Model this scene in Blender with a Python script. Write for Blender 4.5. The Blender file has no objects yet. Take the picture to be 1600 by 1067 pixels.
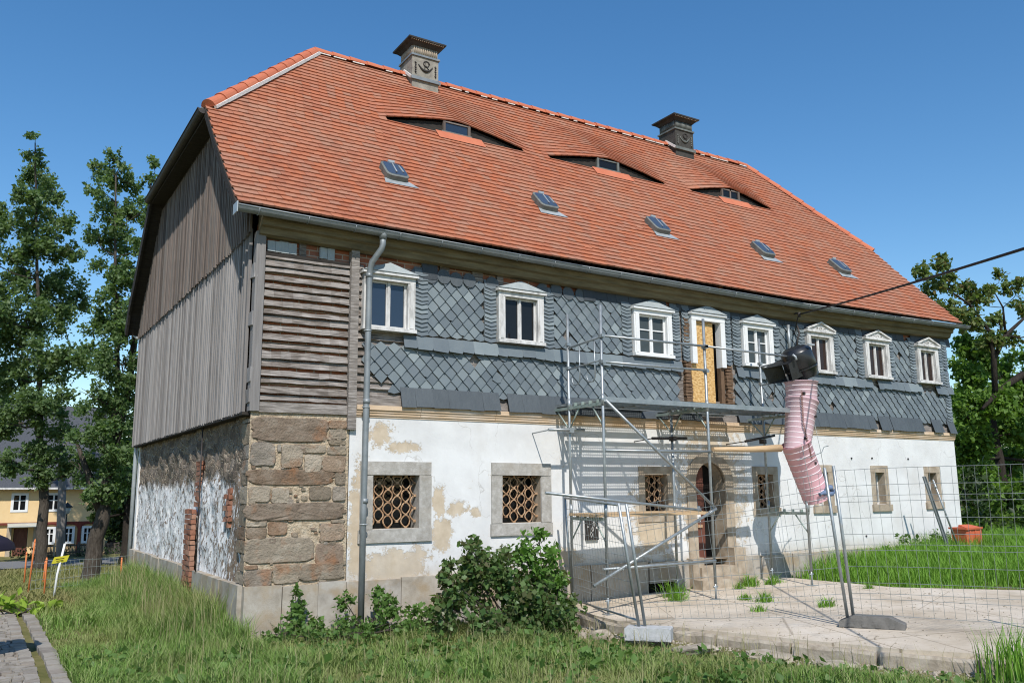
import bpy, bmesh, math, random
import numpy as np
from mathutils import Vector, Matrix, noise as mnoise

random.seed(11)
rng = np.random.default_rng(11)
SC = bpy.context.scene
COL = SC.collection

# ------------------------------------------------------------------ camera
cam_d = bpy.data.cameras.new("camera")
cam = bpy.data.objects.new("camera", cam_d)
COL.objects.link(cam)
R_ = Vector((0.85062389, -0.52570864, -0.00833221))
U_ = Vector((-0.08327815, -0.15036198, 0.98511726))
F_ = Vector((0.5191375, 0.83727039, 0.17168154))
cam.matrix_world = Matrix(((R_.x, U_.x, -F_.x, -3.2118), (R_.y, U_.y, -F_.y, -12.1086),
                           (R_.z, U_.z, -F_.z, 2.2), (0, 0, 0, 1)))
cam_d.sensor_width = 36.0
cam_d.lens = 1345.03 * 36.0 / 1600.0
cam_d.clip_start = 0.1
cam_d.clip_end = 3000
SC.camera = cam

# ------------------------------------------------------------------ light
SUN = Vector((-0.40, -1.0, 1.15)).normalized()          # towards the sun
w = bpy.data.worlds.new("World")
SC.world = w
w.use_nodes = True
wn = w.node_tree
bg = wn.nodes["Background"]
sky = wn.nodes.new("ShaderNodeTexSky")
sky.sky_type = 'NISHITA'
sky.sun_disc = False
sky.sun_elevation = math.asin(SUN.z)
sky.sun_rotation = math.atan2(SUN.x, SUN.y)
sky.altitude = 300
sky.air_density = 1.15
sky.dust_density = 0.25
sky.ozone_density = 2.2
hs = wn.nodes.new("ShaderNodeHueSaturation")
hs.inputs['Saturation'].default_value = 1.29
wn.links.new(sky.outputs[0], hs.inputs['Color'])
wn.links.new(hs.outputs[0], bg.inputs[0])
bg.inputs[1].default_value = 0.15
sun_d = bpy.data.lights.new("sun", 'SUN')
sun_d.energy = 5.0
sun_d.angle = math.radians(0.5)
sun_d.color = (1.0, 0.955, 0.90)
sun = bpy.data.objects.new("sun", sun_d)
COL.objects.link(sun)
sun.rotation_euler = SUN.to_track_quat('Z', 'Y').to_euler()
sun.location = (0, 0, 40)
SC.view_settings.view_transform = 'Standard'
SC.view_settings.look = 'None'
SC.view_settings.gamma = 1
SC.view_settings.exposure = 0.0
SC.cycles.filter_width = 1.1

# ------------------------------------------------------------------ helpers
BASE = {}


def children_base(parent):
    v = Vector((0, 0, 0))
    o = parent
    while o is not None:
        v += o.location
        o = o.parent
    return v


def tag(o, label=None, cat=None, group=None, kind=None):
    if label: o['label'] = label
    if cat: o['category'] = cat
    if group: o['group'] = group
    if kind: o['kind'] = kind
    return o


def thing(name, loc, label, cat, group=None):
    o = bpy.data.objects.new(name, None)
    COL.objects.link(o)
    o.location = loc
    return tag(o, label, cat, group)


class MB:
    """collects shapes given in world coordinates; build() links them as one mesh"""

    def __init__(s):
        s.v = []
        s.f = []
        s.m = []
        s.sm = []

    def add(s, vs, fs, m=0, smooth=False):
        b = len(s.v)
        s.v.extend([tuple(p) for p in vs])
        for f in fs:
            s.f.append([i + b for i in f])
            s.m.append(m)
            s.sm.append(smooth)
        return s

    def box(s, x0, x1, y0, y1, z0, z1, m=0, jit=0.0):
        j = (lambda: random.uniform(-jit, jit)) if jit else (lambda: 0.0)
        vs = [(x + j(), y + j(), z + j()) for z in (z0, z1) for y in (y0, y1) for x in (x0, x1)]
        return s.add(vs, [(0, 2, 3, 1), (4, 5, 7, 6), (0, 1, 5, 4), (2, 6, 7, 3), (0, 4, 6, 2), (1, 3, 7, 5)], m)

    def obox(s, c, ax, ay, az, m=0):
        """oriented box: centre and three half-axis vectors"""
        c, ax, ay, az = Vector(c), Vector(ax), Vector(ay), Vector(az)
        vs = [c + i * ax + j * ay + k * az for k in (-1, 1) for j in (-1, 1) for i in (-1, 1)]
        return s.add(vs, [(0, 2, 3, 1), (4, 5, 7, 6), (0, 1, 5, 4), (2, 6, 7, 3), (0, 4, 6, 2), (1, 3, 7, 5)], m)

    def bar(s, a, b, w, h, up=(0, 0, 1), m=0):
        a, b = Vector(a), Vector(b)
        d = (b - a)
        L = d.length
        d.normalize()
        u = Vector(up)
        sd = d.cross(u)
        if sd.length < 1e-4: sd = d.cross(Vector((1, 0, 0)))
        sd.normalize()
        u = sd.cross(d)
        return s.obox((a + b) / 2, d * L / 2, sd * w / 2, u * h / 2, m)

    def tube(s, pts, r, n=8, m=0, caps=True, smooth=True):
        pts = [Vector(p) for p in pts]
        rs = r if isinstance(r, (list, tuple)) else [r] * len(pts)
        rings = []
        prev = None
        for i, p in enumerate(pts):
            a = pts[max(i - 1, 0)]
            b = pts[min(i + 1, len(pts) - 1)]
            d = (b - a).normalized()
            if prev is None:
                ref = Vector((0, 0, 1)) if abs(d.z) < .9 else Vector((1, 0, 0))
                u = d.cross(ref).normalized()
            else:
                u = (prev - d * prev.dot(d))
                u = u.normalized() if u.length > 1e-6 else d.cross(Vector((1, 0, 0))).normalized()
            prev = u
            v = d.cross(u)
            rings.append([p + (u * math.cos(2 * math.pi * k / n) + v * math.sin(2 * math.pi * k / n)) * rs[i] for k in range(n)])
        vs = [q for ring in rings for q in ring]
        fs = []
        for i in range(len(pts) - 1):
            for k in range(n):
                k2 = (k + 1) % n
                fs.append((i * n + k, i * n + k2, (i + 1) * n + k2, (i + 1) * n + k))
        s.add(vs, fs, m, smooth)
        if caps:
            b = len(s.v) - len(vs)
            s.f.append([b + k for k in range(n)][::-1]); s.m.append(m); s.sm.append(False)
            b2 = b + (len(pts) - 1) * n
            s.f.append([b2 + k for k in range(n)]); s.m.append(m); s.sm.append(False)
        return s

    def prism(s, poly, off, m=0):
        """closed polygon (list of points) extruded by vector off"""
        off = Vector(off)
        n = len(poly)
        a = [Vector(p) for p in poly]
        vs = a + [p + off for p in a]
        fs = [tuple(range(n)), tuple(range(2 * n - 1, n - 1, -1))]
        for i in range(n):
            j = (i + 1) % n
            fs.append((i, i + n, j + n, j))
        return s.add(vs, fs, m)

    def build(s, name, mats, parent=None, recalc=True):
        base = children_base(parent) if parent else Vector((0, 0, 0))
        me = bpy.data.meshes.new(name)
        me.from_pydata([(p[0] - base.x, p[1] - base.y, p[2] - base.z) for p in s.v], [], s.f)
        if not isinstance(mats, (list, tuple)): mats = [mats]
        for q in mats: me.materials.append(q)
        me.polygons.foreach_set('material_index', s.m)
        me.polygons.foreach_set('use_smooth', s.sm)
        if recalc:
            bm = bmesh.new()
            bm.from_mesh(me)
            bmesh.ops.recalc_face_normals(bm, faces=bm.faces)
            bm.to_mesh(me)
            bm.free()
        me.update()
        o = bpy.data.objects.new(name, me)
        COL.objects.link(o)
        if parent: o.parent = parent
        return o


def fast_mesh(name, V, F, mats, parent=None, mi=None):
    base = children_base(parent) if parent else Vector((0, 0, 0))
    V = np.asarray(V, dtype=np.float32) - np.array(base, dtype=np.float32)
    F = np.asarray(F, dtype=np.int32)
    me = bpy.data.meshes.new(name)
    k = F.shape[1]
    me.vertices.add(len(V))
    me.vertices.foreach_set('co', V.ravel())
    me.loops.add(F.size)
    me.loops.foreach_set('vertex_index', F.ravel())
    me.polygons.add(len(F))
    me.polygons.foreach_set('loop_start', np.arange(0, F.size, k, dtype=np.int32))
    me.polygons.foreach_set('loop_total', np.full(len(F), k, dtype=np.int32))
    if not isinstance(mats, (list, tuple)): mats = [mats]
    for q in mats: me.materials.append(q)
    if mi is not None: me.polygons.foreach_set('material_index', np.asarray(mi, dtype=np.int32))
    me.update(calc_edges=True)
    me.validate()
    o = bpy.data.objects.new(name, me)
    COL.objects.link(o)
    if parent: o.parent = parent
    return o


# ------------------------------------------------------------------ materials
class NT:
    def __init__(s, name):
        s.mat = bpy.data.materials.new(name)
        s.mat.use_nodes = True
        s.t = s.mat.node_tree
        s.t.nodes.clear()
        s.out = s.n('ShaderNodeOutputMaterial')
        s.b = s.n('ShaderNodeBsdfPrincipled')
        s.l(s.b.outputs[0], s.out.inputs[0])

    def n(s, ty, **kw):
        q = s.t.nodes.new(ty)
        for k, v in kw.items(): setattr(q, k, v)
        return q

    def l(s, a, b): s.t.links.new(a, b)

    def setin(s, sock, v):
        if isinstance(v, bpy.types.NodeSocket): s.l(v, sock)
        elif isinstance(v, (tuple, list)) and len(v) == 3 and sock.type == 'RGBA': sock.default_value = (*v, 1)
        else: sock.default_value = v

    def co(s, scale=(1, 1, 1), rot=(0, 0, 0), loc=(0, 0, 0)):
        c = s.n('ShaderNodeTexCoord')
        mp = s.n('ShaderNodeMapping')
        s.l(c.outputs['Object'], mp.inputs[0])
        mp.inputs['Scale'].default_value = scale
        mp.inputs['Rotation'].default_value = rot
        mp.inputs['Location'].default_value = loc
        return mp.outputs[0]

    def xyz(s):
        c = s.n('ShaderNodeTexCoord')
        sp = s.n('ShaderNodeSeparateXYZ')
        s.l(c.outputs['Object'], sp.inputs[0])
        return sp.outputs

    def noise(s, scale=5, detail=5, rough=.6, vec=None, dist=0.0):
        q = s.n('ShaderNodeTexNoise')
        q.inputs['Scale'].default_value = scale
        q.inputs['Detail'].default_value = detail
        q.inputs['Roughness'].default_value = rough
        q.inputs['Distortion'].default_value = dist
        s.l(vec if vec is not None else s.co(), q.inputs['Vector'])
        return q.outputs['Fac']

    def ramp(s, fac, stops, interp='LINEAR'):
        q = s.n('ShaderNodeValToRGB')
        q.color_ramp.interpolation = interp
        e = q.color_ramp.elements
        while len(e) < len(stops): e.new(0.5)
        for i, (p, c) in enumerate(stops):
            e[i].position = p
            e[i].color = (*c, 1) if len(c) == 3 else c
        s.setin(q.inputs[0], fac)
        return q.outputs[0]

    def mix(s, fac, a, b, blend='MIX'):
        q = s.n('ShaderNodeMix', data_type='RGBA', blend_type=blend)
        s.setin(q.inputs[0], fac)
        s.setin(q.inputs[6], a)
        s.setin(q.inputs[7], b)
        return q.outputs[2]

    def math(s, op, a, b=0.0, c=0.0, clamp=False):
        q = s.n('ShaderNodeMath', operation=op)
        q.use_clamp = clamp
        s.setin(q.inputs[0], a)
        s.setin(q.inputs[1], b)
        s.setin(q.inputs[2], c)
        return q.outputs[0]

    def maprange(s, v, a, b, c=0.0, d=1.0):
        q = s.n('ShaderNodeMapRange')
        s.setin(q.inputs[0], v)
        for i, x in zip((1, 2, 3, 4), (a, b, c, d)): q.inputs[i].default_value = x
        return q.outputs[0]

    def island(s):
        return s.n('ShaderNodeNewGeometry').outputs['Random Per Island']

    def fin(s, col, rough=.8, spec=.3, metal=0.0, bump=None, bstr=.3, bdist=.02):
        s.setin(s.b.inputs['Base Color'], col)
        s.setin(s.b.inputs['Roughness'], rough)
        s.b.inputs['Specular IOR Level'].default_value = spec
        s.b.inputs['Metallic'].default_value = metal
        if bump is not None:
            q = s.n('ShaderNodeBump')
            q.inputs['Strength'].default_value = bstr
            q.inputs['Distance'].default_value = bdist
            s.l(bump, q.inputs['Height'])
            s.l(q.outputs[0], s.b.inputs['Normal'])
        return s.mat


def pmat(name, cols, scale=6, detail=6, rough=.8, spec=.25, metal=0.0, stretch=(1, 1, 1), bscale=None, bstr=.3, bdist=.02,
         isl=None, islf=.5, spots=None, rvar=0.0):
    """noise-mottled material; cols: ramp colours, isl: per-piece tint colours (multiplied), spots: (scale, lo, hi, colour, amount)"""
    t = NT(name)
    v = t.co(stretch)
    fac = t.noise(scale, detail, .62, v)
    k = len(cols)
    c = t.ramp(fac, [(0.3 + 0.4 * i / max(k - 1, 1), q) for i, q in enumerate(cols)]) if k > 1 else t.mix(0.0, cols[0], cols[0])
    if isl:
        r = t.island()
        ic = t.ramp(r, [(i / max(len(isl) - 1, 1), q) for i, q in enumerate(isl)])
        c = t.mix(islf, c, ic)
    if spots:
        sc, lo, hi, scol, amt = spots
        sf = t.maprange(t.noise(sc, 4, .6, t.co()), lo, hi, 0.0, amt)
        c = t.mix(sf, c, scol)
    b = t.noise(bscale, 5, .65, v) if bscale else None
    rr = rough
    if rvar: rr = t.maprange(fac, .3, .7, rough - rvar, rough + rvar)
    return t.fin(c, rr, spec, metal, b, bstr, bdist)


M = {}
M['granite'] = pmat('granite', [(.19, .165, .13), (.36, .325, .275), (.48, .45, .40)], 4, 8, .9, .2, bscale=60, bstr=.5, bdist=.01,
                    spots=(2.2, .48, .62, (.33, .25, .155), .75), isl=[(.42, .39, .345), (.40, .33, .235), (.30, .27, .225), (.38, .35, .31)], islf=.35)
M['corner_stone'] = pmat('corner_stone', [(.11, .08, .055), (.24, .19, .135), (.42, .37, .295)], 5, 8, .9, .2, bscale=28, bstr=.9, bdist=.03,
                         isl=[(.36, .31, .235), (.15, .095, .062), (.30, .285, .25), (.23, .125, .07), (.42, .36, .28), (.17, .14, .105), (.33, .27, .19)], islf=.62,
                         spots=(2.2, .55, .68, (.27, .125, .055), .75))
M['mortar'] = pmat('mortar', [(.33, .255, .17), (.50, .40, .28), (.58, .50, .38)], 9, 8, .95, .1, bscale=26, bstr=1.0, bdist=.05)
M['brick'] = pmat('brick', [(.21, .095, .06), (.33, .16, .10)], 8, 5, .9, .15, bscale=50, bstr=.4, bdist=.01,
                  isl=[(.34, .15, .09), (.24, .11, .075), (.30, .13, .08), (.42, .26, .18), (.22, .12, .09)], islf=.6)
M['old_wood'] = pmat('old_wood', [(.018, .015, .013), (.10, .085, .072), (.29, .26, .235), (.50, .465, .43)], 3.0, 8, .85, .2, stretch=(1.2, 9, 22), bscale=9, bstr=.6,
                     bdist=.015, isl=[(.24, .205, .175), (.11, .088, .07), (.38, .345, .31), (.20, .18, .165)], islf=.35)
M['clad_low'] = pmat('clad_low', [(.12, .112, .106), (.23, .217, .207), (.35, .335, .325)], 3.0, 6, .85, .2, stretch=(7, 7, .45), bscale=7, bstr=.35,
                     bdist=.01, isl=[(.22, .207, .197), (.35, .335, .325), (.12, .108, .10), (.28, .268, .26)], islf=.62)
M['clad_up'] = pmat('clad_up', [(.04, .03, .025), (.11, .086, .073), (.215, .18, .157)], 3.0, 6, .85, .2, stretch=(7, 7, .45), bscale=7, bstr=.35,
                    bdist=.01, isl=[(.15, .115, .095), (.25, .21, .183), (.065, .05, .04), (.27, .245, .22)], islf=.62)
M['dark_wood'] = pmat('dark_wood', [(.022, .019, .017), (.05, .043, .037)], 4, 6, .85, .2, stretch=(1, 8, 8), bscale=10, bstr=.4)
M['eave_wood'] = pmat('eave_wood', [(.10, .08, .045), (.17, .135, .075), (.23, .19, .11)], 3, 6, .8, .2, stretch=(.6, 5, 5), bscale=20, bstr=.3)
M['brown_wood'] = pmat('brown_wood', [(.10, .06, .035), (.17, .105, .06)], 5, 6, .75, .3, stretch=(4, 4, 1), bscale=14, bstr=.3)
M['slate'] = pmat('slate', [(.085, .105, .113), (.145, .172, .182)], 5, 6, .55, .45, bscale=22, bstr=.25, bdist=.006,
                  isl=[(.095, .115, .127), (.16, .19, .20), (.12, .145, .157), (.21, .245, .25), (.105, .125, .137), (.145, .17, .182), (.125, .15, .162), (.27, .31, .31)],
                  islf=.72, rvar=.1)
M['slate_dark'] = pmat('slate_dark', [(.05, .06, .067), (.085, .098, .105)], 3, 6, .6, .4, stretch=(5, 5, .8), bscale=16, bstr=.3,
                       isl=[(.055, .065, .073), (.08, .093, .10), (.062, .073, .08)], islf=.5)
M['slate_eave_shade'] = pmat('slate_eave_shade', [(.026, .031, .036), (.05, .058, .065)], 3, 6, .6, .4, stretch=(5, 5, .8), bscale=16, bstr=.3, isl=[(.028, .034, .04), (.05, .058, .064)], islf=.5)  # dark slate, darkened further so the colour carries the eave shade
M['granite_grey'] = pmat('granite_grey', [(.29, .27, .235), (.36, .34, .305), (.46, .44, .405)], 12, 8, .9, .2, bscale=60, bstr=.6, bdist=.012, spots=(2.0, .55, .75, (.36, .30, .22), .35))
M['slate_grey'] = pmat('slate_grey', [(.26, .29, .29), (.36, .39, .39)], 6, 6, .6, .4, bscale=22, bstr=.25)
M['tile'] = pmat('tile', [(.285, .095, .05), (.36, .13, .07)], 5, 6, .8, .25, bscale=60, bstr=.2, bdist=.004,
                 isl=[(.41, .125, .055), (.36, .155, .098), (.44, .145, .066), (.32, .12, .07), (.39, .135, .066), (.36, .20, .135), (.42, .135, .058), (.38, .16, .10), (.32, .175, .12)], islf=.55,
                 spots=(.8, .45, .75, (.36, .20, .135), .5))
M['ridge'] = pmat('ridge', [(.40, .115, .06), (.50, .165, .085)], 4, 6, .75, .3, bscale=50, bstr=.2, isl=[(.44, .12, .06), (.52, .17, .085)], islf=.5)
M['ridge_mortar'] = pmat('ridge_mortar', [(.62, .60, .56), (.74, .72, .68)], 20, 5, .9, .2, bscale=50, bstr=.5)
M['zinc'] = pmat('zinc', [(.17, .19, .195), (.26, .28, .285)], 4, 5, .5, .5, metal=.35, rvar=.1)
M['zinc_pale'] = pmat('zinc_pale', [(.32, .345, .35), (.42, .445, .45)], 5, 5, .45, .5, metal=.3, rvar=.1)
M['copper_grey'] = pmat('copper_grey', [(.10, .11, .10), (.19, .20, .18)], 6, 6, .6, .4, metal=.2)
M['white_old'] = pmat('white_old', [(.30, .29, .27), (.56, .55, .525), (.66, .65, .63)], 9, 8, .7, .3, stretch=(1, 1, .35), bscale=40, bstr=.3, bdist=.006)
M['white_new'] = pmat('white_new', [(.66, .66, .64), (.72, .72, .70)], 6, 4, .55, .35)
M['osb'] = pmat('osb', [(.30, .16, .05), (.56, .34, .125), (.70, .50, .25)], 15, 2, .7, .3, stretch=(1, 1, 2.2))
M['sandstone'] = pmat('sandstone', [(.46, .33, .21), (.58, .44, .30)], 5, 7, .9, .15, stretch=(.4, 2, 4), bscale=40, bstr=.3, bdist=.008,
                      spots=(1.6, .5, .7, (.62, .55, .47), .6))
M['stone_beige'] = pmat('stone_beige', [(.25, .20, .145), (.36, .295, .22), (.46, .395, .31)], 5, 7, .9, .15, bscale=40, bstr=.4, bdist=.01)
M['rust'] = pmat('rust', [(.16, .08, .045), (.36, .22, .125), (.54, .40, .27)], 18, 6, .85, .2, bscale=60, bstr=.5, bdist=.004)
M['steel'] = pmat('steel', [(.25, .275, .28), (.38, .405, .41)], 9, 6, .42, .5, metal=.55, rvar=.12, spots=(5, .6, .75, (.30, .24, .18), .5))
M['steel_green'] = pmat('steel_green', [(.22, .29, .25), (.38, .43, .40)], 7, 6, .5, .45, metal=.4)
M['wire'] = pmat('wire', [(.24, .27, .26), (.36, .39, .38)], 5, 3, .5, .4, metal=.5)
M['plank'] = pmat('plank', [(.40, .27, .15), (.56, .41, .25)], 4, 7, .8, .2, stretch=(1, 9, 9), bscale=14, bstr=.3)
M['log'] = pmat('log', [(.46, .30, .16), (.62, .45, .27)], 4, 7, .75, .25, stretch=(.6, 9, 9), bscale=14, bstr=.3)
M['black_plastic'] = pmat('black_plastic', [(.012, .013, .015), (.022, .023, .025)], 6, 4, .32, .5, rvar=.06)
M['pink_plastic'] = pmat('pink_plastic', [(.56, .37, .40), (.64, .44, .47)], 2.0, 5, .5, .4, spots=(2.4, .5, .75, (.55, .43, .42), .55))
M['pink_deep'] = pmat('pink_deep', [(.66, .34, .38), (.72, .42, .45)], 2.0, 5, .5, .4, spots=(2.4, .55, .75, (.55, .43, .42), .5))
M['pink_ring'] = pmat('pink_ring', [(.74, .62, .63), (.80, .70, .70)], 4, 4, .5, .4)
M['blue_rag'] = pmat('blue_rag', [(.10, .14, .22), (.17, .22, .32)], 12, 4, .9, .1)
M['rust_chain'] = pmat('rust_chain', [(.18, .08, .06), (.26, .14, .10)], 12, 4, .8, .2, metal=.3)
M['black_cable'] = pmat('black_cable', [(.012, .012, .013), (.02, .02, .021)], 6, 3, .6, .3)
M['dark_metal'] = pmat('dark_metal', [(.025, .022, .02), (.05, .043, .04)], 10, 5, .6, .4, metal=.3)
M['concrete'] = pmat('concrete', [(.24, .20, .15), (.36, .31, .245), (.44, .39, .32)], 6, 8, .95, .1, bscale=30, bstr=.5, bdist=.02)
M['rubber_foot'] = pmat('rubber_foot', [(.12, .115, .105), (.20, .19, .175)], 8, 6, .9, .2, bscale=40, bstr=.4)
M['block_grey'] = pmat('block_grey', [(.36, .37, .37), (.50, .50, .50)], 12, 6, .95, .1, bscale=50, bstr=.5)
M['orange_plastic'] = pmat('orange_plastic', [(.50, .105, .05), (.60, .15, .07)], 4, 4, .5, .4, spots=(3, .55, .7, (.55, .20, .11), .5))
M['orange_stake'] = pmat('orange_stake', [(.62, .17, .05), (.70, .24, .09)], 9, 4, .6, .3)
M['yellow_sign'] = pmat('yellow_sign', [(.80, .70, .04), (.86, .77, .08)], 4, 3, .5, .4)
M['black_print'] = pmat('black_print', [(.03, .03, .03), (.04, .04, .04)], 4, 3, .7, .3)
M['umbrella'] = pmat('umbrella', [(.012, .010, .022), (.022, .018, .035)], 6, 3, .75, .3)
M['yellow_render'] = pmat('yellow_render', [(.66, .47, .24), (.72, .53, .29)], 2, 5, .9, .15)
M['oxblood'] = pmat('oxblood', [(.13, .028, .02), (.19, .045, .03)], 4, 5, .75, .25)
M['far_roof'] = pmat('far_roof', [(.05, .055, .062), (.085, .09, .10)], 6, 6, .8, .25, stretch=(4, 1, 4))
M['pole_wood'] = pmat('pole_wood', [(.16, .14, .12), (.28, .255, .23)], 3, 6, .85, .2, stretch=(9, 9, 1), bscale=12, bstr=.4)
M['bark'] = pmat('bark', [(.045, .036, .028), (.115, .098, .08)], 7, 7, .95, .1, stretch=(3, 3, .6), bscale=12, bstr=1.0, bdist=.05)
M['bark_dark'] = pmat('bark_dark', [(.022, .018, .015), (.055, .046, .038)], 7, 7, .95, .1, stretch=(3, 3, .6), bscale=12, bstr=1.0, bdist=.04)
M['inside'] = pmat('inside', [(.012, .011, .010), (.022, .02, .018)], 3, 3, .95, .05)
M['door_brown'] = pmat('door_brown', [(.10, .035, .022), (.16, .06, .04)], 5, 6, .6, .35, stretch=(4, 4, .8), bscale=14, bstr=.3)
M['paper'] = pmat('paper', [(.74, .74, .74), (.80, .80, .80)], 4, 3, .8, .2)
M['garden_fence_wood'] = pmat('garden_fence_wood', [(.07, .055, .045), (.12, .10, .085)], 5, 4, .85, .2)
M['lamp_glass'] = pmat('lamp_glass', [(.35, .38, .36), (.45, .48, .46)], 5, 3, .25, .5)


def glass_mat(name, base, rough=.04, sp=.28):
    t = NT(name)
    wv = t.noise(2.3, 2, .5, t.co())
    return t.fin(base, rough, sp, 0.0, wv, .06, .05)


M['glass'] = glass_mat('glass', (.010, .011, .012))
M['glass_sky'] = glass_mat('glass_sky', (.022, .034, .055), .06, .6)  # blue of the reflected sky tinted into the base colour
M['glass_hatch'] = glass_mat('glass_hatch', (.045, .065, .10), .10, .8)
M['glass_brown'] = glass_mat('glass_brown', (.028, .016, .012), .12)
M['glass_grey'] = glass_mat('glass_grey', (.05, .06, .06), .08)


def leaf_mat(name, cols, trans=.28, rough=.5):
    t = NT(name)
    r = t.island()
    c = t.ramp(r, [(i / (len(cols) - 1), q) for i, q in enumerate(cols)])
    n = t.noise(1.1, 3, .5, t.co())
    c2 = t.mix(t.maprange(n, .35, .65, 0.0, .45), c, cols[0])
    t.fin(c2, rough, .25)
    tr = t.n('ShaderNodeBsdfTranslucent')
    br = t.mix(1.0, c2, (1.25, 1.35, .6), 'MULTIPLY')
    t.l(br, tr.inputs['Color'])
    mx = t.n('ShaderNodeMixShader')
    mx.inputs[0].default_value = trans
    t.l(t.b.outputs[0], mx.inputs[1])
    t.l(tr.outputs[0], mx.inputs[2])
    t.l(mx.outputs[0], t.out.inputs[0])
    return t.mat


M['leaf_tall'] = leaf_mat('leaf_tall', [(.07, .12, .042), (.135, .205, .08), (.22, .295, .15), (.10, .165, .06)], .48)
M['leaf_second'] = leaf_mat('leaf_second', [(.07, .125, .042), (.14, .22, .08), (.23, .305, .155), (.105, .175, .057)], .48)
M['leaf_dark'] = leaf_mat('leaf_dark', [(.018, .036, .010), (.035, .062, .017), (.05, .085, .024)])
M['leaf_cherry'] = leaf_mat('leaf_cherry', [(.08, .13, .035), (.14, .19, .055), (.18, .24, .08), (.20, .14, .06)], .4)
M['leaf_right'] = leaf_mat('leaf_right', [(.075, .15, .026), (.14, .24, .046), (.20, .32, .07), (.095, .185, .033)], .42)
M['leaf_bush'] = leaf_mat('leaf_bush', [(.06, .115, .032), (.105, .185, .055), (.17, .25, .095), (.12, .10, .052), (.08, .14, .042)], .38, .38)
M['leaf_elder'] = leaf_mat('leaf_elder', [(.08, .17, .03), (.12, .235, .045), (.16, .28, .065)], .35)
M['leaf_low'] = leaf_mat('leaf_low', [(.06, .125, .025), (.11, .195, .045), (.15, .25, .07), (.085, .155, .033)], .33)
M['leaf_lime'] = leaf_mat('leaf_lime', [(.22, .34, .035), (.30, .43, .06), (.36, .48, .10)], .35)


def grass_mat(name, cols, dry, dlo, dhi, damt):
    t = NT(name)
    r = t.island()
    c = t.ramp(r, [(i / (len(cols) - 1), q) for i, q in enumerate(cols)])
    n = t.noise(.55, 4, .6, t.co())
    c2 = t.mix(t.maprange(n, dlo, dhi, 0.0, damt), c, dry)
    t.fin(c2, .6, .2)
    tr = t.n('ShaderNodeBsdfTranslucent')
    t.l(t.mix(1.0, c2, (1.2, 1.3, .6), 'MULTIPLY'), tr.inputs['Color'])
    mx = t.n('ShaderNodeMixShader')
    mx.inputs[0].default_value = .3
    t.l(t.b.outputs[0], mx.inputs[1])
    t.l(tr.outputs[0], mx.inputs[2])
    t.l(mx.outputs[0], t.out.inputs[0])
    return t.mat


M['grass'] = grass_mat('grass', [(.10, .195, .03), (.155, .27, .052), (.21, .315, .078), (.31, .34, .15), (.125, .23, .04)], (.30, .27, .12), .47, .68, .6)
M['grass_dry'] = grass_mat('grass_dry', [(.17, .19, .055), (.25, .25, .09), (.30, .28, .12), (.15, .19, .05)], (.33, .29, .14), .42, .65, .7)
M['grass_meadow'] = grass_mat('grass_meadow', [(.11, .24, .025), (.165, .32, .042), (.21, .37, .06), (.14, .27, .03)], (.17, .22, .06), .58, .8, .4)
M['seed_grass'] = grass_mat('seed_grass', [(.30, .27, .14), (.38, .34, .19), (.25, .24, .11)], (.33, .30, .16), .5, .7, .4)


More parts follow.
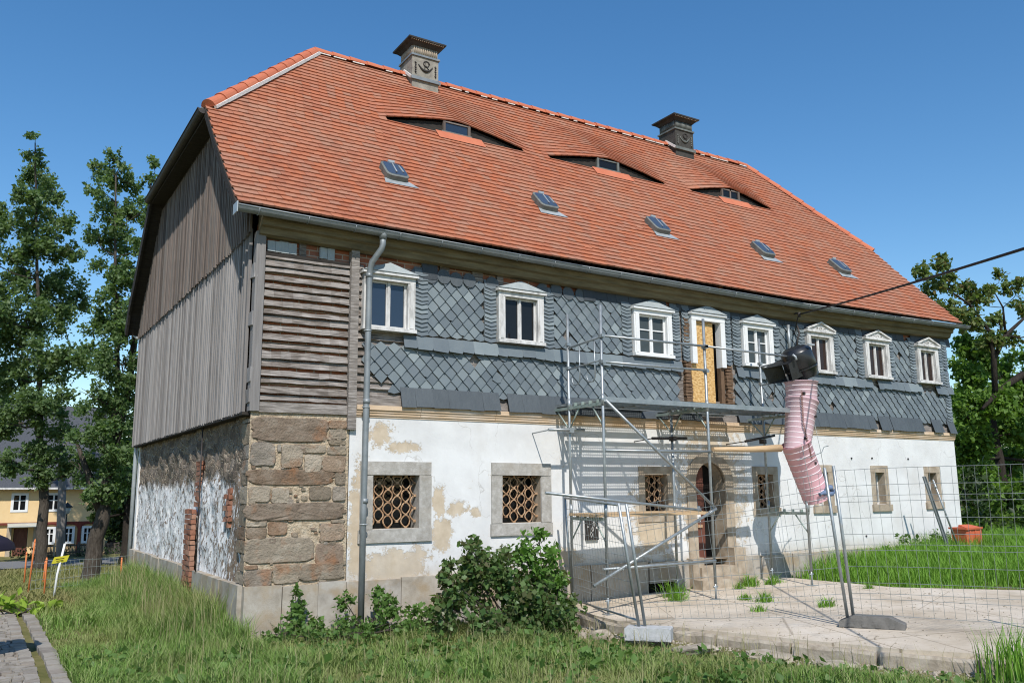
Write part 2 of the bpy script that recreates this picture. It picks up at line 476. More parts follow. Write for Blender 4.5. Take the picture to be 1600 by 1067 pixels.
def mat_plaster():
    t = NT('plaster')
    X = t.xyz()
    def blob(cx, cz, rx, rz):
        dx = t.math('DIVIDE', t.math('SUBTRACT', X[0], cx), rx)
        dz = t.math('DIVIDE', t.math('SUBTRACT', X[2], cz), rz)
        d = t.math('SQRT', t.math('ADD', t.math('MULTIPLY', dx, dx), t.math('MULTIPLY', dz, dz)))
        return t.math('SUBTRACT', 1.0, d, clamp=True)
    acc = None
    for b in ((1.95, 3.05, .35, .32), (2.3, 2.88, .5, .15), (2.25, 1.15, .95, .50), (1.6, 1.7, .22, 1.4), (3.25, 1.95, .32, .22), (3.6, 1.88, .14, .12),
              (2.95, 2.05, .2, .4), (3.0, 1.55, .3, .4), (8.75, 2.2, 1.35, 2.2), (7.3, 1.7, .9, 1.2), (10.9, .8, 1.3, .3), (5.3, 1.1, .6, .25)):
        q = blob(*b)
        acc = q if acc is None else t.math('MAXIMUM', acc, q)
    n1 = t.noise(3.2, 8, .68, t.co())
    n2 = t.noise(14, 6, .7, t.co())
    n3 = t.noise(38, 5, .75, t.co())
    f = t.math('ADD', t.math('ADD', t.math('MULTIPLY', acc, .56), t.math('MULTIPLY', n1, 1.0)), t.math('ADD', t.math('MULTIPLY', n2, .62), t.math('MULTIPLY', n3, .42)))
    m1 = t.maprange(f, 1.22, 1.30, 0.0, .88)
    white = t.ramp(t.noise(1.4, 6, .6, t.co()), [(.3, (.56, .555, .54)), (.6, (.67, .67, .655))])
    beige = t.ramp(t.noise(5, 6, .6, t.co()), [(.3, (.40, .31, .20)), (.7, (.56, .46, .33))])
    c = t.mix(m1, white, beige)
    dirt = t.maprange(t.noise(.9, 8, .7, t.co((1, 1, .55))), .5, .72, 0, .5)
    c = t.mix(dirt, c, (.53, .50, .455))
    specks = t.maprange(t.noise(7, 8, .72, t.co()), .64, .68, 0, .6)
    c = t.mix(specks, c, (.50, .42, .32))
    ckv = t.n('ShaderNodeTexVoronoi', feature='DISTANCE_TO_EDGE')
    ckv.inputs['Scale'].default_value = .85
    dn = t.n('ShaderNodeTexNoise'); dn.inputs['Scale'].default_value = 2.2; dn.inputs['Detail'].default_value = 6
    t.l(t.co(), dn.inputs['Vector'])
    ds_ = t.n('ShaderNodeVectorMath', operation='SCALE'); ds_.inputs['Scale'].default_value = .7
    t.l(dn.outputs['Color'], ds_.inputs[0])
    da = t.n('ShaderNodeVectorMath', operation='ADD'); t.l(t.co((1, 1, .7)), da.inputs[0]); t.l(ds_.outputs[0], da.inputs[1])
    t.l(da.outputs[0], ckv.inputs['Vector'])
    ck = t.math('MULTIPLY', t.maprange(ckv.outputs['Distance'], 0.0, .008, .55, 0.0), t.maprange(t.noise(1.1, 3, .5, t.co()), .45, .6))
    c = t.mix(ck, c, (.30, .275, .24))
    # grime rising from the plinth
    gr = t.maprange(t.math('ADD', X[2], t.math('MULTIPLY', n1, -.5)), .95, .72, 0, .55)
    c = t.mix(gr, c, (.42, .36, .28))
    wavy = t.maprange(X[0], 8, 11, .12, .35)
    h = t.math('ADD', t.math('MULTIPLY', t.noise(26, 4, .6, t.co()), wavy), t.math('MULTIPLY', m1, -.35))
    h = t.math('ADD', h, t.math('MULTIPLY', t.noise(1.8, 3, .5, t.co()), .9))
    return t.fin(c, .9, .15, 0, h, .5, .03)


def mat_gable_rough():
    t = NT('gable_rough')
    X = t.xyz()
    n1 = t.noise(2.4, 7, .65, t.co((1, 1, .8)))
    n2 = t.noise(13, 7, .7, t.co((1, 1.25, .8)))
    vo = t.n('ShaderNodeTexVoronoi')
    vo.inputs['Scale'].default_value = 4.6
    wp = t.n('ShaderNodeVectorMath', operation='ADD')
    nzv = t.n('ShaderNodeTexNoise'); nzv.inputs['Scale'].default_value = 5
    t.l(t.co((1, .8, 1.5)), nzv.inputs['Vector'])
    sc_ = t.n('ShaderNodeVectorMath', operation='SCALE'); sc_.inputs['Scale'].default_value = .35
    t.l(nzv.outputs['Color'], sc_.inputs[0])
    t.l(t.co((1, .8, 1.5)), wp.inputs[0]); t.l(sc_.outputs[0], wp.inputs[1])
    t.l(wp.outputs[0], vo.inputs['Vector'])
    vd = t.n('ShaderNodeTexVoronoi', feature='DISTANCE_TO_EDGE'); vd.inputs['Scale'].default_value = 4.6
    t.l(wp.outputs[0], vd.inputs['Vector'])
    cellv = t.n('ShaderNodeSeparateColor'); t.l(vo.outputs['Color'], cellv.inputs[0])
    joint = t.maprange(vd.outputs['Distance'], .02, .09, 1.0, 0.0)
    nz = t.math('ADD', X[2], t.math('ADD', t.math('MULTIPLY', n1, -1.1), t.math('MULTIPLY', n2, -.35)))
    top = t.maprange(nz, 1.62, 1.74)
    pass
    white = t.ramp(t.noise(9, 6, .7, t.co((1, 1, .5))), [(.3, (.70, .685, .66)), (.62, (.87, .855, .83))])
    stone = t.ramp(t.noise(6, 8, .7, t.co()), [(.28, (.07, .055, .045)), (.5, (.24, .18, .13)), (.72, (.44, .35, .26))])
    stone2 = t.ramp(t.noise(5, 8, .7, t.co()), [(.3, (.05, .042, .036)), (.5, (.20, .16, .125)), (.7, (.50, .42, .33))])
    stone2 = t.mix(.55, stone2, t.ramp(cellv.outputs[0], [(0, (.06, .052, .046)), (.4, (.17, .135, .105)), (.7, (.27, .20, .14)), (1, (.20, .18, .16))]))
    stone2 = t.mix(t.math('MULTIPLY', joint, .75), stone2, (.40, .34, .26))
    stone = t.mix(.4, stone, t.ramp(cellv.outputs[0], [(0, (.10, .075, .055)), (.5, (.30, .21, .14)), (1, (.24, .20, .16))]))
    front = t.maprange(t.math('ADD', X[1], t.math('MULTIPLY', n1, 2.0)), 2.6, 1.6, 0, .14)
    fl2 = t.maprange(t.math('ADD', t.math('ADD', n2, front), t.math('MULTIPLY', n1, .45)), .765, .81)
    c = t.mix(fl2, white, stone)
    c = t.mix(top, c, stone2)
    h = t.math('ADD', t.math('MULTIPLY', n2, .8), t.math('MULTIPLY', t.math('MAXIMUM', fl2, top), -.5))
    h = t.math('ADD', h, t.math('MULTIPLY', t.math('MULTIPLY', joint, top), -.8))
    return t.fin(c, .95, .12, 0, h, .9, .05)


def mat_pad():
    t = NT('yard_concrete')
    n = t.noise(.9, 7, .62, t.co())
    c = t.ramp(n, [(.3, (.36, .295, .22)), (.45, (.48, .41, .32)), (.58, (.55, .48, .39)), (.7, (.59, .53, .45))])
    st = t.maprange(t.noise(2.6, 8, .72, t.co()), .54, .66, 0, .5)
    c = t.mix(st, c, (.33, .295, .245))
    f = t.maprange(t.noise(22, 6, .7, t.co()), .55, .7, 0, .35)
    c = t.mix(f, c, (.30, .245, .175))
    # joints between the cast slabs
    br = t.n('ShaderNodeTexBrick')
    br.offset = 0.0
    t.l(t.co((1, 1, 1), (0, 0, .33), (.3, .7, 0)), br.inputs['Vector'])
    br.inputs['Scale'].default_value = 1.0
    br.inputs['Brick Width'].default_value = 2.6
    br.inputs['Row Height'].default_value = 2.1
    br.inputs['Mortar Size'].default_value = .012
    br.inputs['Mortar Smooth'].default_value = .3
    c = t.mix(t.math('MULTIPLY', br.outputs['Fac'], .7), c, (.19, .15, .10))
    cr = t.n('ShaderNodeTexVoronoi', feature='DISTANCE_TO_EDGE')
    cr.inputs['Scale'].default_value = .45
    t.l(t.co(), cr.inputs['Vector'])
    ck = t.maprange(cr.outputs['Distance'], 0.0, .006, .6, 0)
    c = t.mix(ck, c, (.17, .13, .09))
    return t.fin(c, .95, .12, 0, t.noise(16, 6, .65, t.co()), .35, .02)


def mat_tile():
    t = NT('tile')
    ic = t.ramp(t.island(), [(i / 8, q) for i, q in enumerate([(.41, .125, .055), (.36, .155, .098), (.44, .145, .066), (.30, .115, .068), (.39, .135, .066), (.36, .20, .135), (.42, .135, .058), (.37, .165, .105), (.31, .18, .125)])])
    c = t.mix(.6, t.ramp(t.noise(5, 6, .6, t.co()), [(.3, (.285, .095, .05)), (.7, (.36, .13, .07))]), ic)
    big = t.noise(.55, 6, .65, t.co())
    c = t.mix(t.maprange(big, .45, .7, 0, .5), c, (.35, .20, .135))
    streak = t.noise(1.0, 6, .68, t.co((2.2, .35, .35)))
    c = t.mix(t.maprange(streak, .55, .75, 0, .45), c, (.17, .085, .06))
    lich = t.maprange(t.noise(11, 5, .7, t.co()), .66, .70, 0, .55)
    lich = t.math('MULTIPLY', lich, t.maprange(t.noise(.8, 3, .5, t.co((1, 1, 1), (0, 0, 0), (4, 2, 1))), .45, .6))
    c = t.mix(lich, c, (.40, .36, .25))
    return t.fin(c, .82, .22, 0, t.noise(60, 5, .6, t.co()), .2, .004)


def mat_ground():
    t = NT('soil_ground')
    n = t.noise(1.3, 7, .65, t.co())
    c = t.ramp(n, [(.3, (.085, .095, .03)), (.5, (.16, .15, .06)), (.7, (.27, .22, .12))])
    return t.fin(c, .95, .1, 0, t.noise(12, 6, .7, t.co()), .6, .05)


def mat_brickwall():
    t = NT('infill_brick')
    br = t.n('ShaderNodeTexBrick')
    X = t.xyz()
    cb = t.n('ShaderNodeCombineXYZ')
    t.l(X[0], cb.inputs[0]); t.l(X[2], cb.inputs[1]); t.l(X[1], cb.inputs[2])
    t.l(cb.outputs[0], br.inputs['Vector'])
    br.inputs['Scale'].default_value = 1
    br.inputs['Brick Width'].default_value = .26
    br.inputs['Row Height'].default_value = .085
    br.inputs['Mortar Size'].default_value = .008
    t.setin(br.inputs['Color1'], (.36, .125, .062)); t.setin(br.inputs['Color2'], (.24, .09, .055)); t.setin(br.inputs['Mortar'], (.36, .30, .24))
    c = t.mix(t.maprange(t.noise(5, 6, .6, t.co()), .45, .7, 0, .5), br.outputs['Color'], (.30, .21, .16))
    return t.fin(c, .95, .1, 0, br.outputs['Fac'], -.6, .01)


M['plaster'] = mat_plaster()
M['gable_rough'] = mat_gable_rough()
M['pad'] = mat_pad()
M['tile'] = mat_tile()
M['ground'] = mat_ground()
M['infill'] = mat_brickwall()
M['sett'] = pmat('sett', [(.17, .15, .125), (.31, .28, .24)], 9, 6, .9, .2, bscale=40, bstr=.4, isl=[(.26, .235, .20), (.35, .32, .275), (.19, .17, .145), (.30, .25, .20)], islf=.6)
M['asphalt'] = pmat('asphalt', [(.14, .14, .14), (.20, .20, .195)], 30, 6, .9, .2, bscale=60, bstr=.3)

# ------------------------------------------------------------------ terrain
def sstep(v, a, b):
    t = np.clip((np.asarray(v, dtype=float) - a) / (b - a), 0, 1)
    return t * t * (3 - 2 * t)


def gz(x, y):
    x = np.asarray(x, dtype=float); y = np.asarray(y, dtype=float)
    z = np.interp(x, [-60, -2.2, 0, 4, 5, 7.5, 9.8, 11, 16, 60], [.32, .31, .27, .22, .19, .22, .34, .50, .80, .95])
    k = sstep(y, 8.0, 16.5)
    z = z * (1 - k) - .42 * k
    k = sstep(-y, 8.0, 14)
    z = z * (1 - k) + .38 * k
    z = z + .025 * np.sin(1.7 * x + .6 * y) * np.cos(1.3 * y - .4 * x) + .012 * np.sin(4.1 * x + 1) * np.sin(3.7 * y)
    return z


def padz(x, y=0): return .36 + .03 * (np.asarray(x, dtype=float) - 5)


def grid_lines(lo, hi, flo, fhi, step, far):
    a = list(np.arange(flo, fhi + 1e-6, step))
    s = step; q = flo
    left = []
    while q > lo:
        s *= 1.25; q -= s; left.append(max(q, lo))
    s = step; q = fhi
    right = []
    while q < hi:
        s *= 1.25; q += s; right.append(min(q, hi))
    return np.array(left[::-1] + a + right)


gx = grid_lines(-600, 600, -6, 19, .4, 1)
gy = grid_lines(-200, 900, -13, 17, .4, 1)
GX, GY = np.meshgrid(gx, gy)
GZ = gz(GX, GY)
V = np.stack([GX.ravel(), GY.ravel(), GZ.ravel()], 1)
nx, ny = len(gx), len(gy)
idx = np.arange(nx * ny).reshape(ny, nx)
F = np.stack([idx[:-1, :-1].ravel(), idx[:-1, 1:].ravel(), idx[1:, 1:].ravel(), idx[1:, :-1].ravel()], 1)
g = fast_mesh('ground', V, F, M['ground'])
tag(g, kind='structure')
for p in g.data.polygons: p.use_smooth = True

PADP = [(5.12, -.02), (5.02, -.5), (4.86, -1.9), (5.25, -3.3), (5.7, -4.8), (6.0, -5.7), (6.6, -6.75), (8.2, -9.5), (14.5, -9.0), (11.5, -4.2), (10.45, -2.5), (10.38, -.8), (10.38, -.02)]
b = MB()
n = len(PADP)
top = [(x, y, float(padz(x))) for x, y in PADP]
bot = [(x, y, -.1) for x, y in PADP]
b.add(top + bot, [tuple(range(n))] + [(i, i + n, (i + 1) % n + n, (i + 1) % n) for i in range(n)])
tag(b.build('concrete_yard', M['pad']), kind='structure')


def in_poly(px, py, poly):
    inside = np.zeros(px.shape, bool)
    n = len(poly)
    j = n - 1
    for i in range(n):
        xi, yi = poly[i]; xj, yj = poly[j]
        c = ((yi > py) != (yj > py)) & (px < (xj - xi) * (py - yi) / (yj - yi + 1e-12) + xi)
        inside ^= c
        j = i
    return inside


# cobbled path on the left, running along the gable side
b = MB()
yy = -6.0
row = 0
while yy < 4.6:
    xx = -6.0 + (row % 2) * .06
    while xx < -2.62:
        wd = random.uniform(.09, .15)
        zc = float(gz(xx, yy)) + random.uniform(-.006, .008)
        b.box(xx + .010, xx + wd - .010, yy + .010, yy + .105, zc - .06, zc + .034 + random.uniform(0, .014), jit=.009)
        xx += wd
    yy += .115
    row += 1
tag(b.build('cobbled_path', M['sett']), kind='structure')
b = MB()
for (xa, wd, ln) in ((-2.60, .13, .16), (-2.36, .15, .24)):
    yy = -6.0
    while yy < 4.7:
        l = ln * random.uniform(.85, 1.2)
        zc = float(gz(xa, yy)) + random.uniform(0, .01)
        b.box(xa, xa + wd, yy + .010, yy + l - .010, zc - .08, zc + .04 + random.uniform(0, .015), jit=.010)
        yy += l
tag(b.build('path_edging', M['sett']), kind='structure')

# the village street far left
b = MB()
b.add([(-60, 26.2, -.395), (9, 24.6, -.395), (9, 28.6, -.395), (-60, 30.4, -.395)], [(0, 1, 2, 3)])
tag(b.build('street', M['asphalt']), kind='structure')

# ------------------------------------------------------------------ the farmhouse
L, D = 16.78, 9.68
ZC = 3.33
H = thing('farmhouse', (0, 0, 0), 'large old farmhouse with red tiled roof, slate hung upper floor and peeling white ground floor', 'house')


def holed_wall(b, x0, x1, z0, z1, holes, y, depth, m_wall=0, m_rev=1, m_in=2, step=None):
    xs = sorted({x0, x1, *[h[0] for h in holes], *[h[1] for h in holes]})
    zs = sorted({z0, z1, *[h[2] for h in holes], *[h[3] for h in holes]})
    for i in range(len(xs) - 1):
        for k in range(len(zs) - 1):
            cx, cz = (xs[i] + xs[i + 1]) / 2, (zs[k] + zs[k + 1]) / 2
            if any(h[0] < cx < h[1] and h[2] < cz < h[3] for h in holes): continue
            b.add([(xs[i], y, zs[k]), (xs[i + 1], y, zs[k]), (xs[i + 1], y, zs[k + 1]), (xs[i], y, zs[k + 1])], [(0, 1, 2, 3)], m_wall)
    for (a, c, e, f) in holes:
        q = y + depth
        b.add([(a, y, e), (a, q, e), (a, q, f), (a, y, f)], [(0, 1, 2, 3)], m_rev)
        b.add([(c, y, e), (c, q, e), (c, q, f), (c, y, f)], [(0, 1, 2, 3)], m_rev)
        b.add([(a, y, f), (c, y, f), (c, q, f), (a, q, f)], [(0, 1, 2, 3)], m_rev)
        b.add([(a, y, e), (c, y, e), (c, q, e), (a, q, e)], [(0, 1, 2, 3)], m_rev)
        b.add([(a, q, e), (c, q, e), (c, q, f), (a, q, f)], [(0, 1, 2, 3)], m_in)


# ground-floor openings: x0, x1, z0, z1
G_WIN = [(1.84, 2.60, 1.67, 2.46), (4.08, 4.83, 1.70, 2.46), (7.08, 7.62, 1.80, 2.48), (9.98, 10.42, 1.84, 2.50),
         (11.74, 12.10, 1.86, 2.55), (13.66, 13.98, 1.86, 2.55), (15.60, 15.93, 1.88, 2.55)]
DOOR = (8.30, 9.06, .80, 2.72)
CELLAR = (7.08, 7.74, .34, .58)
b = MB()
holed_wall(b, 1.45, L, .93, 3.34, G_WIN + [(DOOR[0], DOOR[1], .93, DOOR[3])], 0.0, .30)
wall_f = b.build('plaster_wall', [M['plaster'], M['stone_beige'], M['inside']], H, recalc=False)

# plinth of stone slabs
b = MB()
xs = [0.0, .52, 1.03, 1.45, 2.3, 3.15, 4.0, 4.9, 5.8, 6.6, 7.06]
for i in range(len(xs) - 1):
    b.box(xs[i] + .006, xs[i + 1] - .006, -.055 + random.uniform(0, .012), .1, .02, .955 + random.uniform(-.012, .012), jit=.008)
b.build('plinth', M['granite'], H)
b = MB()
b.box(7.09, 7.73, -.05, .1, .585, .95, jit=.006); b.box(7.09, 7.73, -.04, .1, .1, .335, jit=.006)
b.box(7.75, 8.26, -.045, .1, .1, .945, jit=.006)
b.build('plinth', M['granite'], H)
b = MB()
for a, c in ((9.1, 9.9), (9.92, 10.8), (10.82, 11.7), (11.72, 12.6), (12.62, 13.36)):
    b.box(a + .005, c - .005, -.05 + random.uniform(0, .01), .1, .1, .945 + random.uniform(-.01, .01), jit=.006)
b.box(13.37, 13.68, -.045, .1, .1, .70, jit=.005); b.box(13.37, 13.68, -.045, .1, .86, .945, jit=.005)
for a, c in ((13.69, 14.6), (14.62, 15.6), (15.62, 16.78)):
    b.box(a + .005, c - .005, -.05 + random.uniform(0, .01), .1, .1, .945 + random.uniform(-.01, .01), jit=.006)
b.build('plinth', M['granite'], H)
# along the gable
b = MB()
yy = [-.03, 1.1, 2.2, 2.95]
for i in range(3): b.box(-.06 + random.uniform(0, .012), .1, yy[i] + .006 + (.09 if i == 0 else 0), yy[i + 1] - .006, .1, .97 + random.uniform(-.01, .01), jit=.006)
b.build('plinth', M['granite'], H)
b = MB()
y = 3.62
while y < D - .3:
    q = min(y + random.uniform(.55, .85), D)
    b.box(-.05 + random.uniform(0, .015), .1, y + .012, q - .012, .1, .99 + random.uniform(-.012, .012), jit=.006)
    y = q
b.build('plinth', M['granite'], H)
b = MB()
b.box(7.09, 7.73, .08, .09, .336, .584)
b.build('cellar_opening', M['inside'], H)
b = MB()
b.box(13.37, 13.68, .08, .09, .70, .86)
b.build('cellar_opening', M['inside'], H)

# exposed corner masonry
b = MB()
b.add([(0, .0, .93), (1.46, .0, .93), (1.46, .0, ZC), (0, .0, ZC)], [(0, 1, 2, 3)], 0)


def stone(b, x0, x1, z0, z1, y=0.0, bul=.045, m=1, axis='y'):
    cx, cz = (x0 + x1) / 2, (z0 + z1) / 2
    rx, rz = (x1 - x0) / 2, (z1 - z0) / 2
    n = 30
    ring = []
    e = 7.0
    ph = random.uniform(0, 9)
    for k in range(n):
        a = 2 * math.pi * k / n
        ca, sa = math.cos(a), math.sin(a)
        r = 1.0 / ((abs(ca) ** e + abs(sa) ** e) ** (1 / e))
        j = 1 + .03 * math.sin(3 * a + ph) + random.uniform(-.03, .03)
        ring.append((min(max(ca * r * j, -1.05), 1.05), min(max(sa * r * j, -1.08), 1.08)))
    lev = [(1.03, 0.0), (1.0, .75), (.965, 1.0), (.5, 1.0)]
    vs = []
    for s, d in lev:
        for (u, v) in ring:
            px, pz = cx + u * rx * s, cz + v * rz * s
            dd = bul * d * (1 + .5 * mnoise.noise(Vector((px * 7, pz * 7, ph))))
            vs.append((px, y - dd, pz) if axis == 'y' else (y - dd, px, pz))
    q = bul * 1.05 * (1 + .3 * mnoise.noise(Vector((cx * 5, cz * 5, ph))))
    vs.append((cx, y - q, cz) if axis == 'y' else (y - q, cx, cz))
    fs = []
    for l in range(len(lev) - 1):
        for k in range(n):
            k2 = (k + 1) % n
            fs.append((l * n + k, l * n + k2, (l + 1) * n + k2, (l + 1) * n + k))
    l = len(lev) - 1
    for k in range(n): fs.append((l * n + k, l * n + (k + 1) % n, len(vs) - 1))
    b.add(vs, fs, m)


CS = [(525, 85, 855, 195), (858, 88, 945, 128), (862, 132, 942, 176), (520, 200, 625, 305), (650, 208, 745, 312), (752, 250, 830, 332), (835, 255, 942, 330),
      (515, 318, 890, 388), (895, 330, 945, 388), (520, 392, 610, 462), (614, 400, 692, 470), (780, 393, 880, 457), (884, 395, 945, 462), (516, 467, 935, 545),
      (515, 570, 602, 622), (606, 550, 688, 608), (832, 562, 945, 642), (515, 618, 805, 728), (815, 650, 942, 742), (515, 752, 630, 828), (634, 735, 752, 818), (746, 738, 946, 812),
      (700, 205, 790, 246), (632, 205, 650, 240), (752, 205, 850, 244), (515, 548, 600, 568), (515, 732, 570, 750), (860, 180, 940, 205), (855, 210, 942, 250), (880, 545, 945, 562),
      (640, 625, 650, 630), (808, 470, 812, 474), (690, 480, 700, 484)]
for (a, c, e, f) in CS[:30]:
    conv = lambda u, v: ((u / 2.8075 + 200 - 383) / 108.6, 3.31 - (v / 2.8075 + 620 - 645) / 114.2)
    x0, z1 = conv(a, c); x1, z0 = conv(e, f)
    stone(b, max(x0, .005) + .004, min(x1, 1.44) - .004, max(z0, .96) + .004, z1 - .004, bul=random.uniform(.016, .034))
for k in range(150):       # small packing stones in the joints
    x, z = random.uniform(.05, 1.4), random.uniform(1.0, 3.25)
    s = random.uniform(.012, .035)
    stone(b, x - s * 1.5, x + s * 1.5, z - s, z + s, bul=.018)
# return of the corner on the gable face: quoins seen end-on
zz = .99
while zz < 3.2:
    hgt = random.uniform(.16, .34)
    stone(b, .005, random.uniform(.22, .5), zz, min(zz + hgt, 3.25) - .012, y=0.035, bul=.03, axis='x')
    zz += hgt
b.build('corner_masonry', [M['mortar'], M['corner_stone']], H)

# rough gable wall below the cladding
yl = np.arange(0, D + .01, .045); zl = np.arange(.9, 3.42, .045)
YY, ZZ = np.meshgrid(yl, zl)
XX = np.zeros_like(YY)
for i in range(YY.shape[0]):
    for j in range(YY.shape[1]):
        p = Vector((0, YY[i, j], ZZ[i, j]))
        XX[i, j] = .045 + .035 * mnoise.fractal(p * 2.2, .8, 2.1, 5) * (1.6 if ZZ[i, j] > 2.3 else 1)
XX[:, 0] = 0.03
V = np.stack([XX.ravel(), YY.ravel(), ZZ.ravel()], 1)
idx = np.arange(V.shape[0]).reshape(YY.shape)
F = np.stack([idx[:-1, :-1].ravel(), idx[1:, :-1].ravel(), idx[1:, 1:].ravel(), idx[:-1, 1:].ravel()], 1)
o = fast_mesh('gable_wall', V, F, M['gable_rough'], H)
b = MB()
for r in range(20):          # brick pier leaning on the gable
    z = .28 + r * .084
    a0, a1 = 3.02, 3.60
    sh = .09 * (r / 20)
    if r % 2: cuts = [a0, a0 + .29, a1]
    else: cuts = [a0, a0 + .15, a0 + .43, a1]
    for i in range(len(cuts) - 1):
        b.box(-.075 + random.uniform(-.012, .012), .0, cuts[i] + sh + .007, cuts[i + 1] + sh - .007, z + .005, z + .077, jit=.006)
b.build('brick_pier', M['brick'], H)
b = MB()
for r in range(7):
    for i in range(random.choice((1, 2, 2))):
        b.box(.0, .06, .98 + .17 * i + random.uniform(-.03, .03), 1.12 + .17 * i, 1.72 + r * .082, 1.79 + r * .082, jit=.012)
b.build('brick_patch', M['brick'], H)
b = MB()
for r in range(9):
    b.box(.0, .06, 2.98 + random.uniform(-.05, .05), 3.28 + random.uniform(-.06, .06), 2.0 + r * .085, 2.07 + r * .085, jit=.012)
b.build('brick_patch', M['brick'], H)
b = MB()
b.tube([(-.05, 2.7, .95), (-.05, 2.72, 3.3)], .012, 6)
b.build('drain_rod', M['dark_metal'], H)

# other walls (back, right gable) and core
b = MB()
b.box(.02, L, D - .2, D, .2, 6.0)
b.add([(L, 0, .2), (L, D, .2), (L, D, 6.0), (L, D - 2.25, 8.6), (L, 2.25, 8.6), (L, 0, 6.0)], [(0, 1, 2, 3, 4, 5)])
b.build('rear_wall', M['plaster'], H)

# ---- roof profile -------------------------------------------------
EY, KY, RY = -.24, 2.25, 4.84
ZR = 11.60


def eave_z(x): return 6.24 - .0105 * min(max(x, 0), 11) + .008 * max(0, x - 11)


def prof(s, x=0.0):
    """slope distance s from eave -> (y, z) on the front roof surface"""
    ez = eave_z(x)
    l1 = math.hypot(KY - EY, 8.66 - 6.2)
    l2 = math.hypot(RY - KY, ZR - 8.66)
    if s <= l1:
        t = s / l1
        return EY + (KY - EY) * t, ez + (8.66 - ez) * t - .05 * math.sin(math.pi * t)
    t = (s - l1) / l2
    return KY + (RY - KY) * t, 8.66 + (ZR - 8.66) * t - .02 * math.sin(math.pi * t)


S1 = math.hypot(KY - EY, 8.66 - 6.2)
S2 = S1 + math.hypot(RY - KY, ZR - 8.66)
STEP = S2 / 46.0
XL, XRG = 2.32, 15.50


def x_left(s): return -.37 if s <= S1 else -.37 + (s - S1) / (S2 - S1) * (XL + .37)


def x_right(s): return 17.2 + .25 * min(s / S1, 1) if s <= S1 else 17.45 - (s - S1) / (S2 - S1) * (17.45 - XRG)


SF = STEP * 30
DORM = [(4.90, 1.78), (8.95, 1.80), (12.98, 1.46)]
STOP = SF + 2.0


def lift(x, s):
    if s < SF - .05 or s > STOP: return 0.0
    h = 0.0
    for cx, hw in DORM:
        u = abs(x - cx) / hw
        if u < 1:
            v = 1 - u ** 1.28
            h = max(h, .295 * v)
    return h * ((STOP - s) / (STOP - SF)) ** 1.0


def roofP(x, s, n=0.0):
    y, z = prof(s, x)
    # local normal
    y2, z2 = prof(min(s + .05, S2), x)
    y1, z1 = prof(max(s - .05, 0), x)
    d = Vector((0, y2 - y1, z2 - z1)).normalized()
    nn = Vector((0, -d.z, d.y))
    return Vector((x, y, z + lift(x, s))) + nn * n


b = MB()
TW = .172
for r in range(46):
    s0 = r * STEP - .02
    tl = STEP * 1.5
    x = x_left(max(s0, 0)) - (r % 2) * TW * .5
    xe = x_right(max(s0, 0))
    while x < xe:
        xa, xb = x, x + TW
        x += TW
        mid = (xa + xb) / 2
        lo_, hi_ = x_left(max(s0 + .1, 0)), x_right(max(s0 + .1, 0))
        if mid < lo_ - .03 or mid > hi_ + .03: continue
        xa2, xb2 = max(xa + .0012, lo_ - .02), min(xb - .0012, hi_ + .02)
        if xb2 - xa2 < .03: continue
        js = random.gauss(0, .003) - (random.uniform(.015, .04) if random.random() < .006 else 0)
        jn = abs(random.gauss(0, .0022))
        jr = random.gauss(0, .0025)
        wv = xb2 - xa2
        arc = [(xa2, .010), (xa2 + wv * .18, .004), (xa2 + wv * .5, 0.0), (xb2 - wv * .18, .004), (xb2, .010)]
        top = []
        for i, (ax, ds) in enumerate(arc):
            top.append(roofP(ax, max(s0 + ds + js + jr * (i - 2) / 2, -.03), .044 + jn))
        st = min(s0 + tl, S2)
        if s0 < SF - .1 and st > SF - .06 and lift(mid, SF) > 0.02: st = SF - .065
        t1 = roofP(xb2, st, .012 + jn); t2 = roofP(xa2, st, .012 + jn)
        bot = []
        for i, (ax, ds) in enumerate(arc):
            bot.append(roofP(ax, max(s0 + ds + js + jr * (i - 2) / 2, -.03), .014 + jn))
        vs = top + [t1, t2] + bot
        fs = [(0, 1, 2, 3, 4, 5, 6)]
        for i in range(4): fs.append((i, 7 + i, 8 + i, i + 1))
        fs.append((4, 11, 5)); fs.append((0, 6, 7))
        b.add(vs, fs, 0)
roof = b.build('roof', M['tile'], H)

# roof deck below the tiles, soffits, hips and rear slope
b = MB()
NS = 40
for i in range(NS):
    sa, sb = S2 * i / NS, S2 * (i + 1) / NS
    nseg = 100
    for k in range(nseg):
        xa0, xa1 = x_left(sa), x_right(sa); xb0, xb1 = x_left(sb), x_right(sb)
        q = [roofP(xa0 + (xa1 - xa0) * k / nseg, sa, -.012), roofP(xa0 + (xa1 - xa0) * (k + 1) / nseg, sa, -.012),
             roofP(xb0 + (xb1 - xb0) * (k + 1) / nseg, sb, -.012), roofP(xb0 + (xb1 - xb0) * k / nseg, sb, -.012)]
        cx = (q[0].x + q[2].x) / 2; cs = (sa + sb) / 2
        if sb > SF - .06 and sa < SF and lift(cx, SF) > .02: continue
        b.add(q, [(0, 1, 2, 3)])
b.build('roof_deck', M['dark_wood'], roof, recalc=False)
HB = D - KY            # rear knee
b = MB()
def plane(b, pts, off=(0, 0, -.06)): b.prism(pts, off)
plane(b, [(-.36, KY + .02, 8.60), (XL, RY, ZR), (-.36, 2 * RY - KY - .02, 8.60)])
plane(b, [(17.45, KY, 8.66), (XRG, RY, ZR), (17.45, 2 * RY - KY, 8.66)])
plane(b, [(-.30, 2 * RY - KY, 8.66), (XL, RY, ZR), (XRG, RY, ZR), (17.45, 2 * RY - KY, 8.66)])
plane(b, [(.02, 2 * RY - KY, 8.66), (17.45, 2 * RY - KY, 8.66), (17.2, 2 * RY - EY, 6.0), (.02, 2 * RY - EY, 6.0)])
